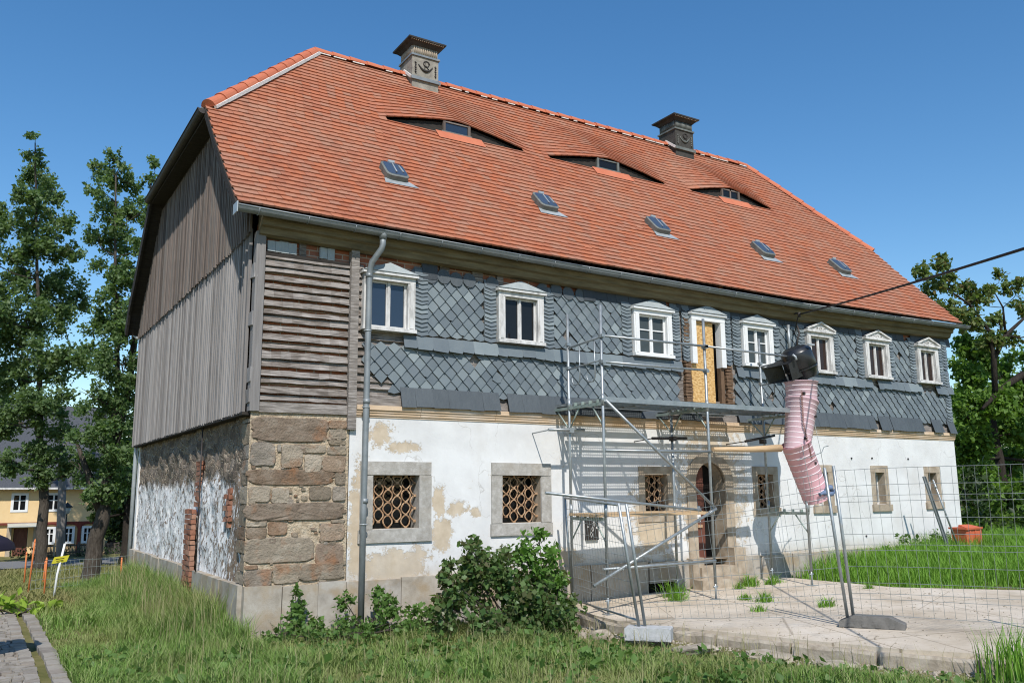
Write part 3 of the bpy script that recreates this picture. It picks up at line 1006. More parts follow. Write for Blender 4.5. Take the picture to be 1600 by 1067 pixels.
b.build('rear_roof_slope', M['tile'], roof)
# verge boards and dark soffit on the left gable
b = MB()
pv = [(-.385,) + prof(S1 * t / 8.0, 0) for t in range(9)]
for i in range(8):
    a, c = Vector(pv[i]), Vector(pv[i + 1])
    b.bar(a + Vector((0, .02, -.055)), c + Vector((0, .02, -.055)), .03, .11)
    b.bar(a + Vector((.20, .07, -.09)), c + Vector((.20, .07, -.09)), .38, .03)
rb = [(-.385, 2 * RY - p[1], p[2] - (.2 if i == 0 else 0)) for i, p in enumerate(pv)]
for i in range(8):
    a, c = Vector(rb[i]), Vector(rb[i + 1])
    b.bar(a + Vector((-.01, .0, -.05)), c + Vector((-.01, .0, -.05)), .05, .26)
    b.bar(a + Vector((.20, -.04, -.08)), c + Vector((.20, -.04, -.08)), .38, .05)
b.bar((-.23, KY - .02, 8.50), (-.23, 2 * RY - KY, 8.50), .32, .05)
b.bar((-.10, KY + .05, 8.38), (-.10, 2 * RY - KY - .05, 8.38), .06, .22)
b.build('bargeboard', M['dark_wood'], roof)
# hip gutter on the gable, its shade put into a dark metal colour
b = MB()


def gutter_between(b, a, c, r=.075, up=Vector((0, 0, 1)), seg=1):
    a, c = Vector(a), Vector(c)
    d = (c - a).normalized()
    sd = d.cross(up).normalized()
    n = 9
    prof_o = [(math.cos(math.pi * k / n) * r, -math.sin(math.pi * k / n) * r) for k in range(n + 1)]
    prof_i = [(u * .92, v * .92) for u, v in prof_o][::-1]
    pr = prof_o + prof_i
    m = len(pr)
    vs = [a + sd * u + up * v for u, v in pr] + [c + sd * u + up * v for u, v in pr]
    fs = [(i, (i + 1) % m, (i + 1) % m + m, i + m) for i in range(m)] + [tuple(range(n + 1)), tuple(range(m, m + n + 1))]
    b.add(vs, fs)
    b.tube([a + sd * r * 1.02, c + sd * r * 1.02], .012, 6)
    b.tube([a - sd * r * 1.02, c - sd * r * 1.02], .012, 6)


gutter_between(b, (-.43, KY - .06, 8.60), (-.43, 2 * RY - KY + .1, 8.58), .085)
b.build('hip_gutter', M['dark_metal'], H)
# main eaves gutter
b = MB()
gxs = [-.41, 1.8, 5.5, 11.2, 14.5, 17.3]
gzs = [6.165, 6.125, 6.06, 6.01, 6.05, 6.10]
for i in range(5):
    gutter_between(b, (gxs[i], -.315, gzs[i]), (gxs[i + 1], -.315, gzs[i + 1]), .078)
x = -.1
while x < 17.2:
    z = float(np.interp(x, gxs, gzs))
    b.tube([(x, -.315 + .084 * math.cos(a), z - .084 * math.sin(a)) for a in [math.pi * k / 8 for k in range(9)]], .009, 4)
    x += .72
gut = b.build('gutter', M['zinc'], H)
b = MB()
b.box(-.422, -.406, -.42, -.20, 6.05, 6.20)
b.build('gutter_end', M['zinc_pale'], gut)
b = MB()
b.tube([(-.2, D + .35, 6.0), (-.14, D + .2, 5.9), (-.04, D + .06, 5.82), (-.03, D + .06, 3.0), (-.03, D + .06, .3)], .045, 10)
b.build('rear_downpipe', M['zinc_pale'], H)
# boxed eaves
b = MB()
for i in range(5):
    x0, x1 = max(gxs[i], .0), min(gxs[i + 1], L + .1)
    za, zb = gzs[i], gzs[i + 1]
    P = lambda x, z: [(x, -.235, z + .04), (x, -.235, z - .09), (x, -.20, z - .10), (x, -.19, z - .17), (x, -.13, z - .19), (x, -.10, z - .28), (x, -.02, z - .30), (x, .02, z - .30), (x, .02, z + .04)]
    pa, pb = P(x0, za), P(x1, zb)
    m = len(pa)
    b.add(pa + pb, [(k, (k + 1) % m, (k + 1) % m + m, k + m) for k in range(m)] + [tuple(range(m)), tuple(range(m, 2 * m))])
b.build('eaves_board', M['eave_wood'], H)

# ridge and hip tiles
def ridge_run(a, c, n, r0, name, mort=True, thin=False):
    a, c = Vector(a), Vector(c)
    d = (c - a) / n
    b = MB(); q = MB()
    u = d.normalized()
    up = Vector((0, 0, 1))
    sd = u.cross(up).normalized()
    up = sd.cross(u)
    for i in range(n):
        p, e = a + d * i - d * .06, a + d * (i + 1)
        j = random.uniform(-.006, .006)
        ra, rb_ = r0 * 1.08, r0 * .92
        k = 10
        va = [p + sd * math.cos(math.pi * t / k) * ra + up * (math.sin(math.pi * t / k) * ra + j - .03) for t in range(k + 1)]
        vb = [e + sd * math.cos(math.pi * t / k) * rb_ + up * (math.sin(math.pi * t / k) * rb_ + j - .03) for t in range(k + 1)]
        b.add(va + vb, [(t, t + 1, t + k + 2, t + k + 1) for t in range(k)] + [tuple(range(k + 1))], 0, False)
        va2 = [v - up * .02 for v in va]
        if mort and not thin:
            for s in (1, -1):
                q.bar(p + sd * s * r0 * 1.02 - up * .045, e + sd * s * r0 * 1.0 - up * .045, .05, .055 + random.uniform(-.008, .008), up=up)
        elif mort and random.random() < .8:
            w_ = MB()
            w_.bar(p + d * random.uniform(0, .3) + sd * r0 * .95 - up * .05, e - d * random.uniform(.1, .7) + sd * r0 * .95 - up * .05, .02, .02, up=up)
            w_.build('mortar_bed', M['ridge_mortar'], roof)
    o = b.build(name, M['ridge'], roof)
    if q.v: q.build('mortar_bed', M['ridge_mortar'], roof)
    return o


ridge_run((-.34, KY - .03, 8.70), (XL, RY, ZR + .045), 11, .125, 'hip_tile_row')
ridge_run((XL, RY, ZR + .02), (XRG, RY, ZR + .02), 33, .125, 'ridge_tile_row', thin=True)
ridge_run((17.45, KY, 8.68), (XRG, RY, ZR + .03), 11, .115, 'hip_tile_row', thin=True)

# eyebrow dormers
for di, (cx, hw) in enumerate(DORM):
    f = MB()
    n = 40
    yb, zb = prof(SF - .10, cx)
    yt, zt = prof(SF, cx)
    yw = yt + .05
    zbase = zb - .02
    lo_, hi_ = [], []
    for k in range(n + 1):
        x = cx - hw * .985 + 2 * hw * .985 * k / n
        hi_.append((x, yw, zt + lift(x, SF) - .028)); lo_.append((x, yw, zbase))
    for k in range(n):
        f.add([lo_[k], lo_[k + 1], hi_[k + 1], hi_[k]], [(0, 1, 2, 3)])
    dm = f.build('dormer', M['dark_wood'], H, recalc=False)
    ww = .30
    q = MB()
    z0, z1 = zt + .03, zt + .26
    for s in (-1, 1): q.box(cx + s * ww - .028, cx + s * ww + .028, yw - .07, yw - .005, z0 - .02, z1)
    q.box(cx - ww - .06, cx + ww + .06, yw - .08, yw - .005, z0 - .045, z0)
    q.box(cx - ww, cx + ww, yw - .06, yw - .005, z1 - .03, z1)
    if di == 2: q.box(cx - .02, cx + .02, yw - .06, yw - .005, z0, z1)
    q.build('window_frame', M['copper_grey'] if di == 1 else M['clad_up'], dm)
    q = MB()
    q.box(cx - ww + .03, cx + ww - .03, yw - .04, yw - .006, z0, z1 - .03)
    q.build('window_pane', [M['glass_sky'], M['glass'], M['glass']][di], dm)
    q = MB()
    for k in range(8):
        xa = cx - .55 + 1.1 * k / 8; xb_ = cx - .55 + 1.1 * (k + 1) / 8
        q.add([roofP(xa, SF - .40, .05), roofP(xb_, SF - .40, .05), roofP(xb_, SF - .09, .056), roofP(xa, SF - .09, .056)], [(0, 1, 2, 3)])
    q.build('sill_apron', M['ridge'], dm)

# roof-light hatches
for (cx, cy) in ((2.66, 1.33), (5.88, 1.35), (8.78, 1.35), (11.86, 1.24), (14.45, 1.15)):
    t = (cy - EY) / (KY - EY)
    s = t * S1
    wd, ln = .215, .275
    def P(u, v, n): return roofP(cx + u, s + v, n)
    def rounded(k):
        out = []
        for c in range(4):
            sx, sy = ((1, 1), (-1, 1), (-1, -1), (1, -1))[c]
            for a in range(5):
                an = math.pi / 2 * (c + a / 4)
                out.append(((wd - .10) * sx + .10 * math.cos(an), (ln - .10) * sy + .10 * math.sin(an)))
        return [(u * k, v * k) for u, v in out]
    f = MB()
    r1 = rounded(1.0); r2 = rounded(1.0); r3 = rounded(.86)
    m = len(r1)
    vs = [P(u, v, .03) for u, v in r1] + [P(u, v, .14) for u, v in r2] + [P(u, v, .155) for u, v in r3]
    f.add(vs, [(i, (i + 1) % m, (i + 1) % m + m, i + m) for i in range(m)] + [(i + m, (i + 1) % m + m, (i + 1) % m + 2 * m, i + 2 * m) for i in range(m)])
    sk = f.build('roof_hatch', M['copper_grey'], H)
    f = MB()
    vs = [P(u, v, .157) for u, v in r3] + [P(u * .6, v * .6, .185) for u, v in r3] + [P(0, 0, .192)]
    f.add(vs, [(i, (i + 1) % m, (i + 1) % m + m, i + m) for i in range(m)] + [(i + m, (i + 1) % m + m, 2 * m) for i in range(m)], 0, True)
    f.build('hatch_pane', M['glass_hatch'], sk)
    f = MB()
    f.add([P(-.27, -.41, .05), P(.38, -.41, .05), P(.23, -.23, .055), P(-.24, -.23, .055)], [(0, 1, 2, 3)])
    f.build('hatch_flashing', M['zinc_pale'], sk)
    f = MB()
    f.bar(P(-.04, -.20, .19), P(-.04, .12, .20), .022, .012)
    f.build('hatch_stay', M['zinc_pale'], sk)
    f = MB()
    f.bar(P(.07, .05, .20), P(.10, -.16, .19), .03, .012)
    f.build('hatch_stay', M['zinc_pale'], sk)
    f = MB()
    f.box(*[v for ax in range(3) for v in (P(0, .27, .16)[ax] - (.06, .02, .02)[ax], P(0, .27, .16)[ax] + (.06, .02, .02)[ax])])
    f.build('hatch_latch', M['zinc_pale'], sk)

# chimneys
def chimney(xc, mat_b, mat_c, wd=.66, cowl=False):
    x0, x1 = xc - wd / 2, xc + wd / 2
    y0, y1 = 4.47, 5.13
    f = MB()
    f.box(x0, x1, y0, y1, 11.1, 12.02)
    f.box(x0 + .015, x1 - .015, y0 + .015, y1 - .015, 12.02, 12.28)
    c = f.build('chimney', mat_b, H)
    f = MB()
    f.box(x0 - .03, x1 + .03, y0 - .03, y1 + .03, 11.985, 12.03)
    f.build('moulding', M['copper_grey'] if cowl else M['zinc'], c)
    f = MB()
    f.box(x0 - .035, x1 + .035, y0 - .05, y0 + .02, 11.40, 11.475)
    f.build('moulding', M['copper_grey'] if cowl else M['zinc'], c)
    # flaring cap
    f = MB()
    def ring(e, z): return [(x0 - e, y0 - e, z), (x1 + e, y0 - e, z), (x1 + e, y1 + e, z), (x0 - e, y1 + e, z)]
    lv = [(0.0, 12.24), (.03, 12.27), (.06, 12.30), (.135, 12.34), (.14, 12.375), (.02, 12.40 if not cowl else 12.44), (-.12, 12.42 if not cowl else 12.50)]
    vs = [p for e, z in lv for p in ring(e, z)]
    f.add(vs, [(4 * l + k, 4 * l + (k + 1) % 4, 4 * l + 4 + (k + 1) % 4, 4 * l + 4 + k) for l in range(len(lv) - 1) for k in range(4)] + [(4 * len(lv) - 4, 4 * len(lv) - 3, 4 * len(lv) - 2, 4 * len(lv) - 1)])
    cap = f.build('chimney_cap', mat_c, c)
    f = MB()
    n = 16
    for k in range(n):
        x = x0 - .09 + (wd + .18) * (k + .5) / n
        f.box(x - .011, x + .011, y0 - .118, y0 - .09, 12.315, 12.335)
    f.build('dentil_row', M['stone_beige'], cap)
    f = MB()
    n = 13
    for k in range(n):      # fluted frieze
        x = x0 + .03 + (wd - .06) * (k + .5) / n
        f.tube([(x, y0 + .01, 12.05), (x, y0 + .01, 12.23)], .016, 6)
        y = y0 + .03 + (.6) * (k + .5) / n
        f.tube([(x0 + .01, y, 12.05), (x0 + .01, y, 12.23)], .016, 6)
    f.build('fluted_frieze', M['stone_beige'] if not cowl else M['copper_grey'], c)
    # festoon relief
    f = MB()
    pts = []
    for k in range(13):
        u = -1 + 2 * k / 12
        pts.append((xc + u * wd * .27, y0 - .012, 11.66 + .13 * u * u))
    f.tube(pts, [.010 + .024 * (1 - abs(-1 + 2 * k / 12)) for k in range(13)], 6)
    for s in (-1, 1):
        for k in range(5):
            f.tube([(xc + s * wd * .38 - .012 + .008 * (k % 2), y0 - .012, 11.83 - k * .055), (xc + s * wd * .38 + .012 - .008 * (k % 2), y0 - .018, 11.79 - k * .055)], .017, 5)
    f.build('festoon_relief', M['cap_dark'] if not cowl else M['copper_grey'], c)
    f = MB()
    # scrolled monogram above the festoon
    pts = [(xc + .02 + .085 * math.cos(a) * (1 - .045 * a), y0 - .012, 11.835 + .075 * math.sin(a) * (1 - .03 * a)) for a in [q * .45 for q in range(16)]]
    f.tube(pts, .009, 5)
    f.tube([(xc - .01, y0 - .012, 11.90), (xc - .02, y0 - .012, 11.72)], .009, 5)
    f.tube([(xc + .01, y0 - .012, 11.80), (xc + .055, y0 - .012, 11.74), (xc + .085, y0 - .012, 11.72)], .009, 5)
    f.build('monogram', M['dark_metal'], c)
    f = MB()
    f.bar((x0 - .04, y0 - .03, 11.44), (x0 - .04, y0 + .36, 11.74), .03, .06)
    f.bar((x1 + .03, y0 - .03, 11.40), (x1 + .03, y0 + .36, 11.72), .03, .05)
    f.build('flashing', M['ridge_mortar'], c)
    return c


M['chimney_render'] = pmat('chimney_render', [(.20, .185, .155), (.34, .315, .265)], 5, 7, .9, .15, bscale=30, bstr=.4, spots=(4, .5, .7, (.12, .10, .09), .6))
M['chimney_dark'] = pmat('chimney_dark', [(.035, .033, .03), (.085, .08, .07)], 5, 7, .85, .2, bscale=30, bstr=.4)
M['cap_dark'] = pmat('cap_dark', [(.030, .028, .026), (.065, .06, .055)], 5, 7, .8, .25, bscale=30, bstr=.3)
chimney(4.80, M['chimney_render'], M['cap_dark'])
chimney(12.73, M['chimney_dark'], M['cap_dark'], cowl=True)

# ---- gable cladding -------------------------------------------------
def gable_top(y):
    yy = y if y <= RY else 2 * RY - y
    yy = max(yy, EY)
    if yy >= KY: return 8.40
    l1 = S1
    t = (yy - EY) / (KY - EY)
    return prof(t * l1, 0)[1] - .10


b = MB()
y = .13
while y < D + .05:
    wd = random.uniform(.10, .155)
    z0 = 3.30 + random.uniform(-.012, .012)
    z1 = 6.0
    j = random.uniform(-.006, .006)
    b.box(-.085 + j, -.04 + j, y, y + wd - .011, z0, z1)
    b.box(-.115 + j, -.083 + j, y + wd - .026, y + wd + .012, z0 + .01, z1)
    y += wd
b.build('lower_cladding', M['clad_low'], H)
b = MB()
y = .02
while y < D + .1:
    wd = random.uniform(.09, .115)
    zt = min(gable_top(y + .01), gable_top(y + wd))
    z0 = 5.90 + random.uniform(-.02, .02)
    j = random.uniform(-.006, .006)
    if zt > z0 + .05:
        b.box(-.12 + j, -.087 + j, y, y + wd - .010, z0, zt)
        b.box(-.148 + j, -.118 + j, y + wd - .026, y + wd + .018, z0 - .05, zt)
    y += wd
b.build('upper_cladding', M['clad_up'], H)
b = MB()
b.box(-.105, .05, .05, D, 3.285, 3.33)
for z in (3.5, 4.3, 5.1): b.box(-.013, .0, .05, D, z, z + .06)
b.build('cladding_rail', M['dark_wood'], H)

# ---- upper front wall: infill and timber frame ----------------------
UP = [(1.61, 2.47), (4.00, 4.90), (6.90, 7.83), (9.73, 10.60), (11.65, 12.50), (13.60, 14.45), (15.53, 16.35)]
UZ0, UZ1 = 4.64, 5.56
BD = (8.33, 9.22)
holes = [(a + .12, c - .12, UZ0 + .12, UZ1 - .13) for a, c in UP] + [(BD[0] + .10, BD[1] - .10, 3.9, 5.47)]
b = MB()
holed_wall(b, 0.0, L, ZC - .02, 6.05, holes, .06, .14, 0, 1, 1)
b.build('upper_wall', [M['infill'], M['inside']], H, recalc=False)
b = MB()
holed_wall(b, 1.56, L, 3.5, 5.62, [(a, c, e, min(f, 5.60)) for a, c, e, f in holes], .045, .01, 0, 0, 0)
b.f = [f for f in b.f]
# keep only the boarding itself, not the closed backs
keep = [i for i, f in enumerate(b.f) if all(abs(b.v[k][1] - .045) < 1e-6 for k in f)]
b.f = [b.f[i] for i in keep]; b.m = [0] * len(keep); b.sm = [False] * len(keep)
b.build('boarding', M['old_wood'], H, recalc=False)
b = MB()
# sill beam, head beam, posts
b.box(0, 1.43, -.03, .06, 3.33, 3.47, jit=.01)
b.box(1.56, L, .0, .06, 3.48, 3.62, jit=.004)
b.box(0.02, L, .0, .06, 5.88, 5.95)
for x in (.32, .62, .95, 2.62, 2.95, 3.55, 4.02, 4.9, 5.12, 6.0, 6.7, 7.9):
    wv = random.uniform(.10, .2)
    b.box(x, x + wv, .02, .058, 5.55, 5.88, jit=.004)
b.build('wall_beam', M['old_wood'], H)
b = MB()
b.box(0.0, .10, -.055, .06, 3.34, 5.93)
b.box(-.03, .0, -.05, .10, 3.34, 5.93)
for z in (3.75, 4.55, 5.25, 3.45): b.box(-.05, -.0, -.045, .13, z, z + .20, jit=.012)
b.build('corner_post', M['clad_low'], H)
b = MB()
b.box(1.405, 1.535, -.065, .05, 3.12, 5.93, jit=.004)
b.build('corner_post', M['old_wood'], H)
# horizontal battens of the stripped bay
bays = [MB(), MB()]
z = 3.50
i = 0
while z < 5.62:
    hgt = random.uniform(.07, .112)
    for (xa, xb) in ((.11, 1.40), (1.54, 2.35 if z < 4.55 else 1.60)):
        b = bays[int(xa > 1)]
        if 4.55 < z < 5.6 and xa > 1: xb = 1.64
        k0 = xa
        sag = random.uniform(-.006, .006)
        if random.random() < .12 and xa < 1: xa += random.uniform(.25, .7)
        nseg = 9
        off = random.uniform(-.012, .008) + (.028 if xa > 1 else 0)
        pts = [(xa + (xb - xa) * k / nseg, z + sag * math.sin(math.pi * k / nseg) + random.uniform(-.005, .005), z + hgt + sag * math.sin(math.pi * k / nseg) + random.uniform(-.009, .006)) for k in range(nseg + 1)]
        for k in range(nseg):
            (x0, a0, c0), (x1, a1, c1) = pts[k], pts[k + 1]
            vs = [(x0, -.018 + off, a0), (x1, -.018 + off, a1), (x1, .02 + off, c1), (x0, .02 + off, c0),
                  (x0, .05, a0), (x1, .05, a1), (x1, .05, c1), (x0, .05, c0)]
            b.add(vs, [(0, 1, 2, 3), (4, 7, 6, 5), (0, 4, 5, 1), (3, 2, 6, 7)] + ([(0, 3, 7, 4)] if k == 0 else []) + ([(1, 5, 6, 2)] if k == nseg - 1 else []))
    z += hgt + random.choice((.006, .012, .018, .026, .042))
    i += 1
for b in bays: b.build('wall_batten', M['old_wood'], H)
# brown battens beside the balcony door
b = MB()
for xa, xb, z0, z1 in ((8.15, 8.34, 3.86, 4.62), (9.24, 9.43, 3.86, 4.58), (8.16, 8.31, 5.0, 5.45)):
    b = MB()
    z = z0
    while z < z1:
        h_ = random.uniform(.05, .075)
        b.box(xa + random.uniform(0, .03), xb - random.uniform(0, .03), -.03 + random.uniform(-.01, .01), .05, z, z + h_ - .012, jit=.006)
        z += h_
    b.build('door_batten', M['brown_wood'], H)

# ---- slates -----------------------------------------------------------
b = MB()


def slate_prism(b, poly, y_top, y_bot, zt, zb, th=.007):
    """thin slate: polygon in x,z whose depth goes from y_top at zt to y_bot at zb"""
    f = []
    for x, z in poly:
        t = (zt - z) / (zt - zb) if zt != zb else 0
        f.append((x, y_top + (y_bot - y_top) * t, z))
    n = len(f)
    back = [(x, y + th, z) for x, y, z in f]
    b.add(f + back, [tuple(range(n))] + [(i, i + n, (i + 1) % n + n, (i + 1) % n) for i in range(n)])


def left_edge(z): return 1.66 + (.0 if z > 4.05 else (.08 if z > 3.92 else .46)) + .1 * math.sin(z * 37)


def keep_low(x, z):
    if x < left_edge(z) or x > 16.72: return False
    if 8.02 < x < 9.52: return False
    return True


def keep_up(x, z):
    if x < 2.60 or x > 16.72: return False
    for a, c in UP:
        if a - .22 < x < c + .22: return False
    if BD[0] - .30 < x < BD[1] + .28: return False
    return True


DW, DH = .218, .232
panels = {}
for zone, z0, z1, kf in ((0, 3.72, 4.50, keep_low), (1, 4.66, 5.66, keep_up)):
    r = 0
    z = z0
    while z < z1 - .03:
        x = 1.5 + (r % 2) * DW / 2
        while x < 16.9:
            cx, cz = x, z
            x += DW
            if not kf(cx, cz): continue
            if random.random() < .006: continue
            big = 1.0
            hw, hh = DW / 2 * .975, DH / 2 * .975
            ra = random.gauss(0, .02)
            dx, dz = random.gauss(0, .003), random.gauss(0, .004)
            if random.random() < .02: ra += random.uniform(-.4, .4); dz -= .03
            poly = [(0, -hh), (hw, 0), (0, hh * 1.25), (-hw, 0)]
            q = random.random()
            if q < .10:    # broken tip
                c_ = random.uniform(.15, .4)
                poly = [(-hw * c_, -hh * (1 - c_)), (hw * c_ * .7, -hh * (1 - c_ * .7)), (hw, 0), (0, hh * 1.25), (-hw, 0)]
            ca, sa = math.cos(ra), math.sin(ra)
            poly = [(cx + dx + u * ca - v * sa, cz + dz + u * sa + v * ca) for u, v in poly]
            poly = [(u, min(max(v, z0 - .03), z1 - .015)) for u, v in poly]
            yt = .012; yb = -.020 - random.uniform(0, .006)
            key = (zone, sum(cx > (a + c) / 2 for a, c in UP + [BD])) if zone else (0, int(cx > 8.7))
            slate_prism(panels.setdefault(key, MB()), poly, yt, yb, cz + hh, cz - hh)
        z += DH / 2
        r += 1
for q in panels.values(): q.build('diamond_slates', M['slate'], H)

# narrow columns of notched slates beside each window
b = MB()
cols = []
for i, (a, c) in enumerate(UP):
    if i > 0: cols.append((a - .245, a - .015))
    cols.append((c + .015, c + .245))
cols += [(9.24, 9.44), (16.58, 16.80), (8.14, 8.32)]
for xa, xb in cols:
    b = MB()
    z = 4.62 if xa < 16.5 else 3.6
    if abs(xa - 8.14) < .01: z = 4.62
    while z < 5.60:
        h_ = random.uniform(.055, .085)
        if random.random() > .03:
            e = random.uniform(-.006, .006)
            m = (xa + xb) / 2
            poly = [(xa + e, z + .03), (m, z), (xb + e, z + .03 + random.uniform(-.008, .008)), (xb + e, z + .16), (xa + e, z + .16)]
            slate_prism(b, poly, .008, -.034 - random.uniform(0, .008), z + .16, z, .012)
        z += h_
    b.build('notched_slates', M['slate'], H)

# belt below the windows, sloping outwards
runs = [MB()]
x = 2.30
while x < 16.75:
    wv = random.uniform(.17, .30)
    gap = (8.02 < x + wv / 2 < 9.5) or (13.80 < x + wv / 2 < 13.98) or (15.62 < x + wv / 2 < 16.25) or (12.98 < x + wv / 2 < 13.1) or (10.9 < x + wv / 2 < 11.0)
    if not gap and random.random() > .02:
        d = random.uniform(-.014, .014)
        slate_prism(runs[-1], [(x, 4.415 + d), (x + wv * .9, 4.41 + d + random.uniform(-.02, .01)), (x + wv + .01, 4.45), (x + wv + .008, 4.615), (x, 4.62)], -.012, -.062 - random.uniform(0, .012), 4.62, 4.42, .011)
    elif runs[-1].v: runs.append(MB())
    x += wv
for b in runs:
    if b.v: b.build('slate_belt', M['slate'], H)

# apron at the foot of the slating
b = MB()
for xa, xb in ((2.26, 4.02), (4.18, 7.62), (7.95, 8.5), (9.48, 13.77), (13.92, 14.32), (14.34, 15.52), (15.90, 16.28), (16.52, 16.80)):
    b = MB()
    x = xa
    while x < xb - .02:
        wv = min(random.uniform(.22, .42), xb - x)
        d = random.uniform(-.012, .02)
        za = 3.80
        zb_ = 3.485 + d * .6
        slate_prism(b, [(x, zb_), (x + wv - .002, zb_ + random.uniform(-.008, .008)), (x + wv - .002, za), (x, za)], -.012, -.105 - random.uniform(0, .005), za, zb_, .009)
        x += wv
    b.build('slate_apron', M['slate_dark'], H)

# dark slates, eave shade put into their colour; loose round slates under the eaves
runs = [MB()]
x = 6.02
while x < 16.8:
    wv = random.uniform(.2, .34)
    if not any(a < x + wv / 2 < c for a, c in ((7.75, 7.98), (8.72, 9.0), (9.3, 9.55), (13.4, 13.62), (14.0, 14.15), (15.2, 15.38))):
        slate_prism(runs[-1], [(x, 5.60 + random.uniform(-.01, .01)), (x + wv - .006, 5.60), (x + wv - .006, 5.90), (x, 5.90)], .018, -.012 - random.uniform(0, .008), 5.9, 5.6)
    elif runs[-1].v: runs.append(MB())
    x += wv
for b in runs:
    if b.v: b.build('eaves_slates', M['slate_eave_shade'], H)
for xa in (2.55, 2.78, 3.02, 3.25, 3.48, 3.9, 4.95, 5.2, 5.45, 5.72):
    cx, cz, r = xa + random.uniform(-.03, .03), 5.64 + random.uniform(-.03, .03), .12
    poly = [(cx + r * math.cos(t), cz + r * 1.05 * math.sin(t)) for t in [2 * math.pi * k / 12 for k in range(12)]]
    b = MB()
    slate_prism(b, poly, .0, -.03, cz + r, cz - r)
    b.build('loose_slate', M['slate_dark'], H)
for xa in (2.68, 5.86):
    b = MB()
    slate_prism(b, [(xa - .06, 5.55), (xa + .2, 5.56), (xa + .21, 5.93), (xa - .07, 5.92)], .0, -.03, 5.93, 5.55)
    b.build('loose_slate', M['slate_eave_shade'], H)
for xa in (.14, .34, .93):
    b = MB()
    x = xa
    for k in range(2):
        b.box(x, x + .11, .0, .05, 5.66 + random.uniform(-.01, .01), 5.83, jit=.006); x += .115
    b.build('slate_remnant', M['slate_grey'], H)
b = MB()
b.box(.10, 1.41, .0, .05, 5.60, 5.65, jit=.006)
b.box(1.55, 3.9, .015, .05, 5.83, 5.88, jit=.004)
b.build('wall_beam', M['dark_wood'], H)

# sandstone cornice between the floors
b = MB()
CR = [(0.06, 3.495), (-.055, 3.495), (-.06, 3.425), (-.04, 3.41), (-.04, 3.385), (-.028, 3.375), (-.028, 3.345), (-.012, 3.335), (-.012, 3.315), (.06, 3.315)]
xs_ = [1.545] + list(np.arange(2.6, 16.6, 1.35)) + [L + .02]
for i in range(len(xs_) - 1):
    x0, x1 = xs_[i] + .003, xs_[i + 1] - .003
    za_, zb_ = -.0045 * (xs_[i] - 1.5), -.0045 * (xs_[i + 1] - 1.5)
    m = len(CR)
    vs = [(x0, y, z) for y, z in CR] + [(x1, y, z) for y, z in CR]
    b.add(vs, [(k, (k + 1) % m, (k + 1) % m + m, k + m) for k in range(m)] + [tuple(range(m)), tuple(range(m, 2 * m))])
b.build('cornice', M['sandstone'], H)

# ---- upper windows --------------------------------------------------
def upper_window(i, x0, x1, z0, z1, mat_f, mat_p, four, glass, orn):
    b = MB()
    cw = .125
    yo = -.075
    for a, c in ((x0, x0 + cw), (x1 - cw, x1)):
        b.box(a, c, yo, .08, z0 + .055, z1 - .11, jit=.002)
        b.box(a + .03, c - .03, yo - .012, yo, z0 + .07, z1 - .12)
    b.box(x0, x1, yo - .005, .08, z1 - .13, z1 - .045, jit=.002)
    w_ = b.build('window', mat_f, H)
    b = MB()
    b.box(x0 - .015, x1 + .015, yo - .035, .08, z0, z0 + .052, jit=.002)
    b.build('window_sill', mat_f, w_)
    # sashes
    b = MB()
    xi0, xi1, zi0, zi1 = x0 + cw, x1 - cw, z0 + .055, z1 - .13
    xm = (xi0 + xi1) / 2
    ys = .02
    for a, c in ((xi0, xm), (xm, xi1)):
        b.box(a, a + .035, ys - .022, ys + .02, zi0, zi1); b.box(c - .035, c, ys - .022, ys + .02, zi0, zi1)
        b.box(a + .035, c - .035, ys - .02, ys + .02, zi0, zi0 + .035); b.box(a + .035, c - .035, ys - .02, ys + .02, zi1 - .035, zi1)
        if four:
            zm = zi0 + (zi1 - zi0) * .62
            b.box(a + .035, c - .035, ys - .018, ys + .02, zm - .011, zm + .011)
    b.box(xm - .018, xm + .018, ys - .035, ys - .022, zi0, zi1)
    b.build('window_sash', mat_f, w_)
    for a, c in ((xi0, xm), (xm, xi1)):
        b = MB()
        b.box(a + .03, c - .03, ys + .002, ys + .008, zi0 + .03, zi1 - .03)
        b.build('window_pane', glass, w_)
    # pediment
    b = MB()
    e = .035
    xm = (x0 + x1) / 2
    b.box(x0 - e, x1 + e, yo - .055, .06, z1 - .045, z1)
    ap = z1 + .165
    if not orn:
        vs = [(x0 - e, yo - .07, z1 + .002), (x1 + e, yo - .07, z1 + .002), (xm, yo - .0, ap), (x0 - e, .06, z1 + .03), (x1 + e, .06, z1 + .03), (xm, .06, ap + .02)]
        b.add(vs, [(0, 1, 2), (0, 2, 5, 3), (1, 4, 5, 2)], 1)
    else:
        b.prism([(x0 - e, yo - .02, z1 + .002), (x1 + e, yo - .02, z1 + .002), (xm, yo - .02, ap)], (0, .1, 0), 0)
        for s in (-1, 1):
            xe = xm + s * ((x1 - x0) / 2 + e)
            b.bar((xe, yo - .035, z1 + .015), (xm, yo - .035, ap + .01), .05, .035, m=0)
        for k in range(5):
            u = xm + (k - 2) * .12
            b.tube([(u - .035, yo - .025, z1 + .04), (u, yo - .03, z1 + .04 + .05 * (1 - abs(k - 2) / 3)), (u + .035, yo - .025, z1 + .04)], .008, 5, m=0)
    b.build('window_pediment', [mat_f, mat_p], w_)


for i, (a, c) in enumerate(UP):
    upper_window(i, a, c, UZ0, UZ1, M['white_new'] if i in (2, 3) else M['white_old'], M['slate_grey'], i in (2, 3),
                 M['glass_sky'] if i == 0 else (M['glass'] if i == 1 else (M['glass_grey'] if i in (2, 3) else M['glass_brown'])), i >= 4)

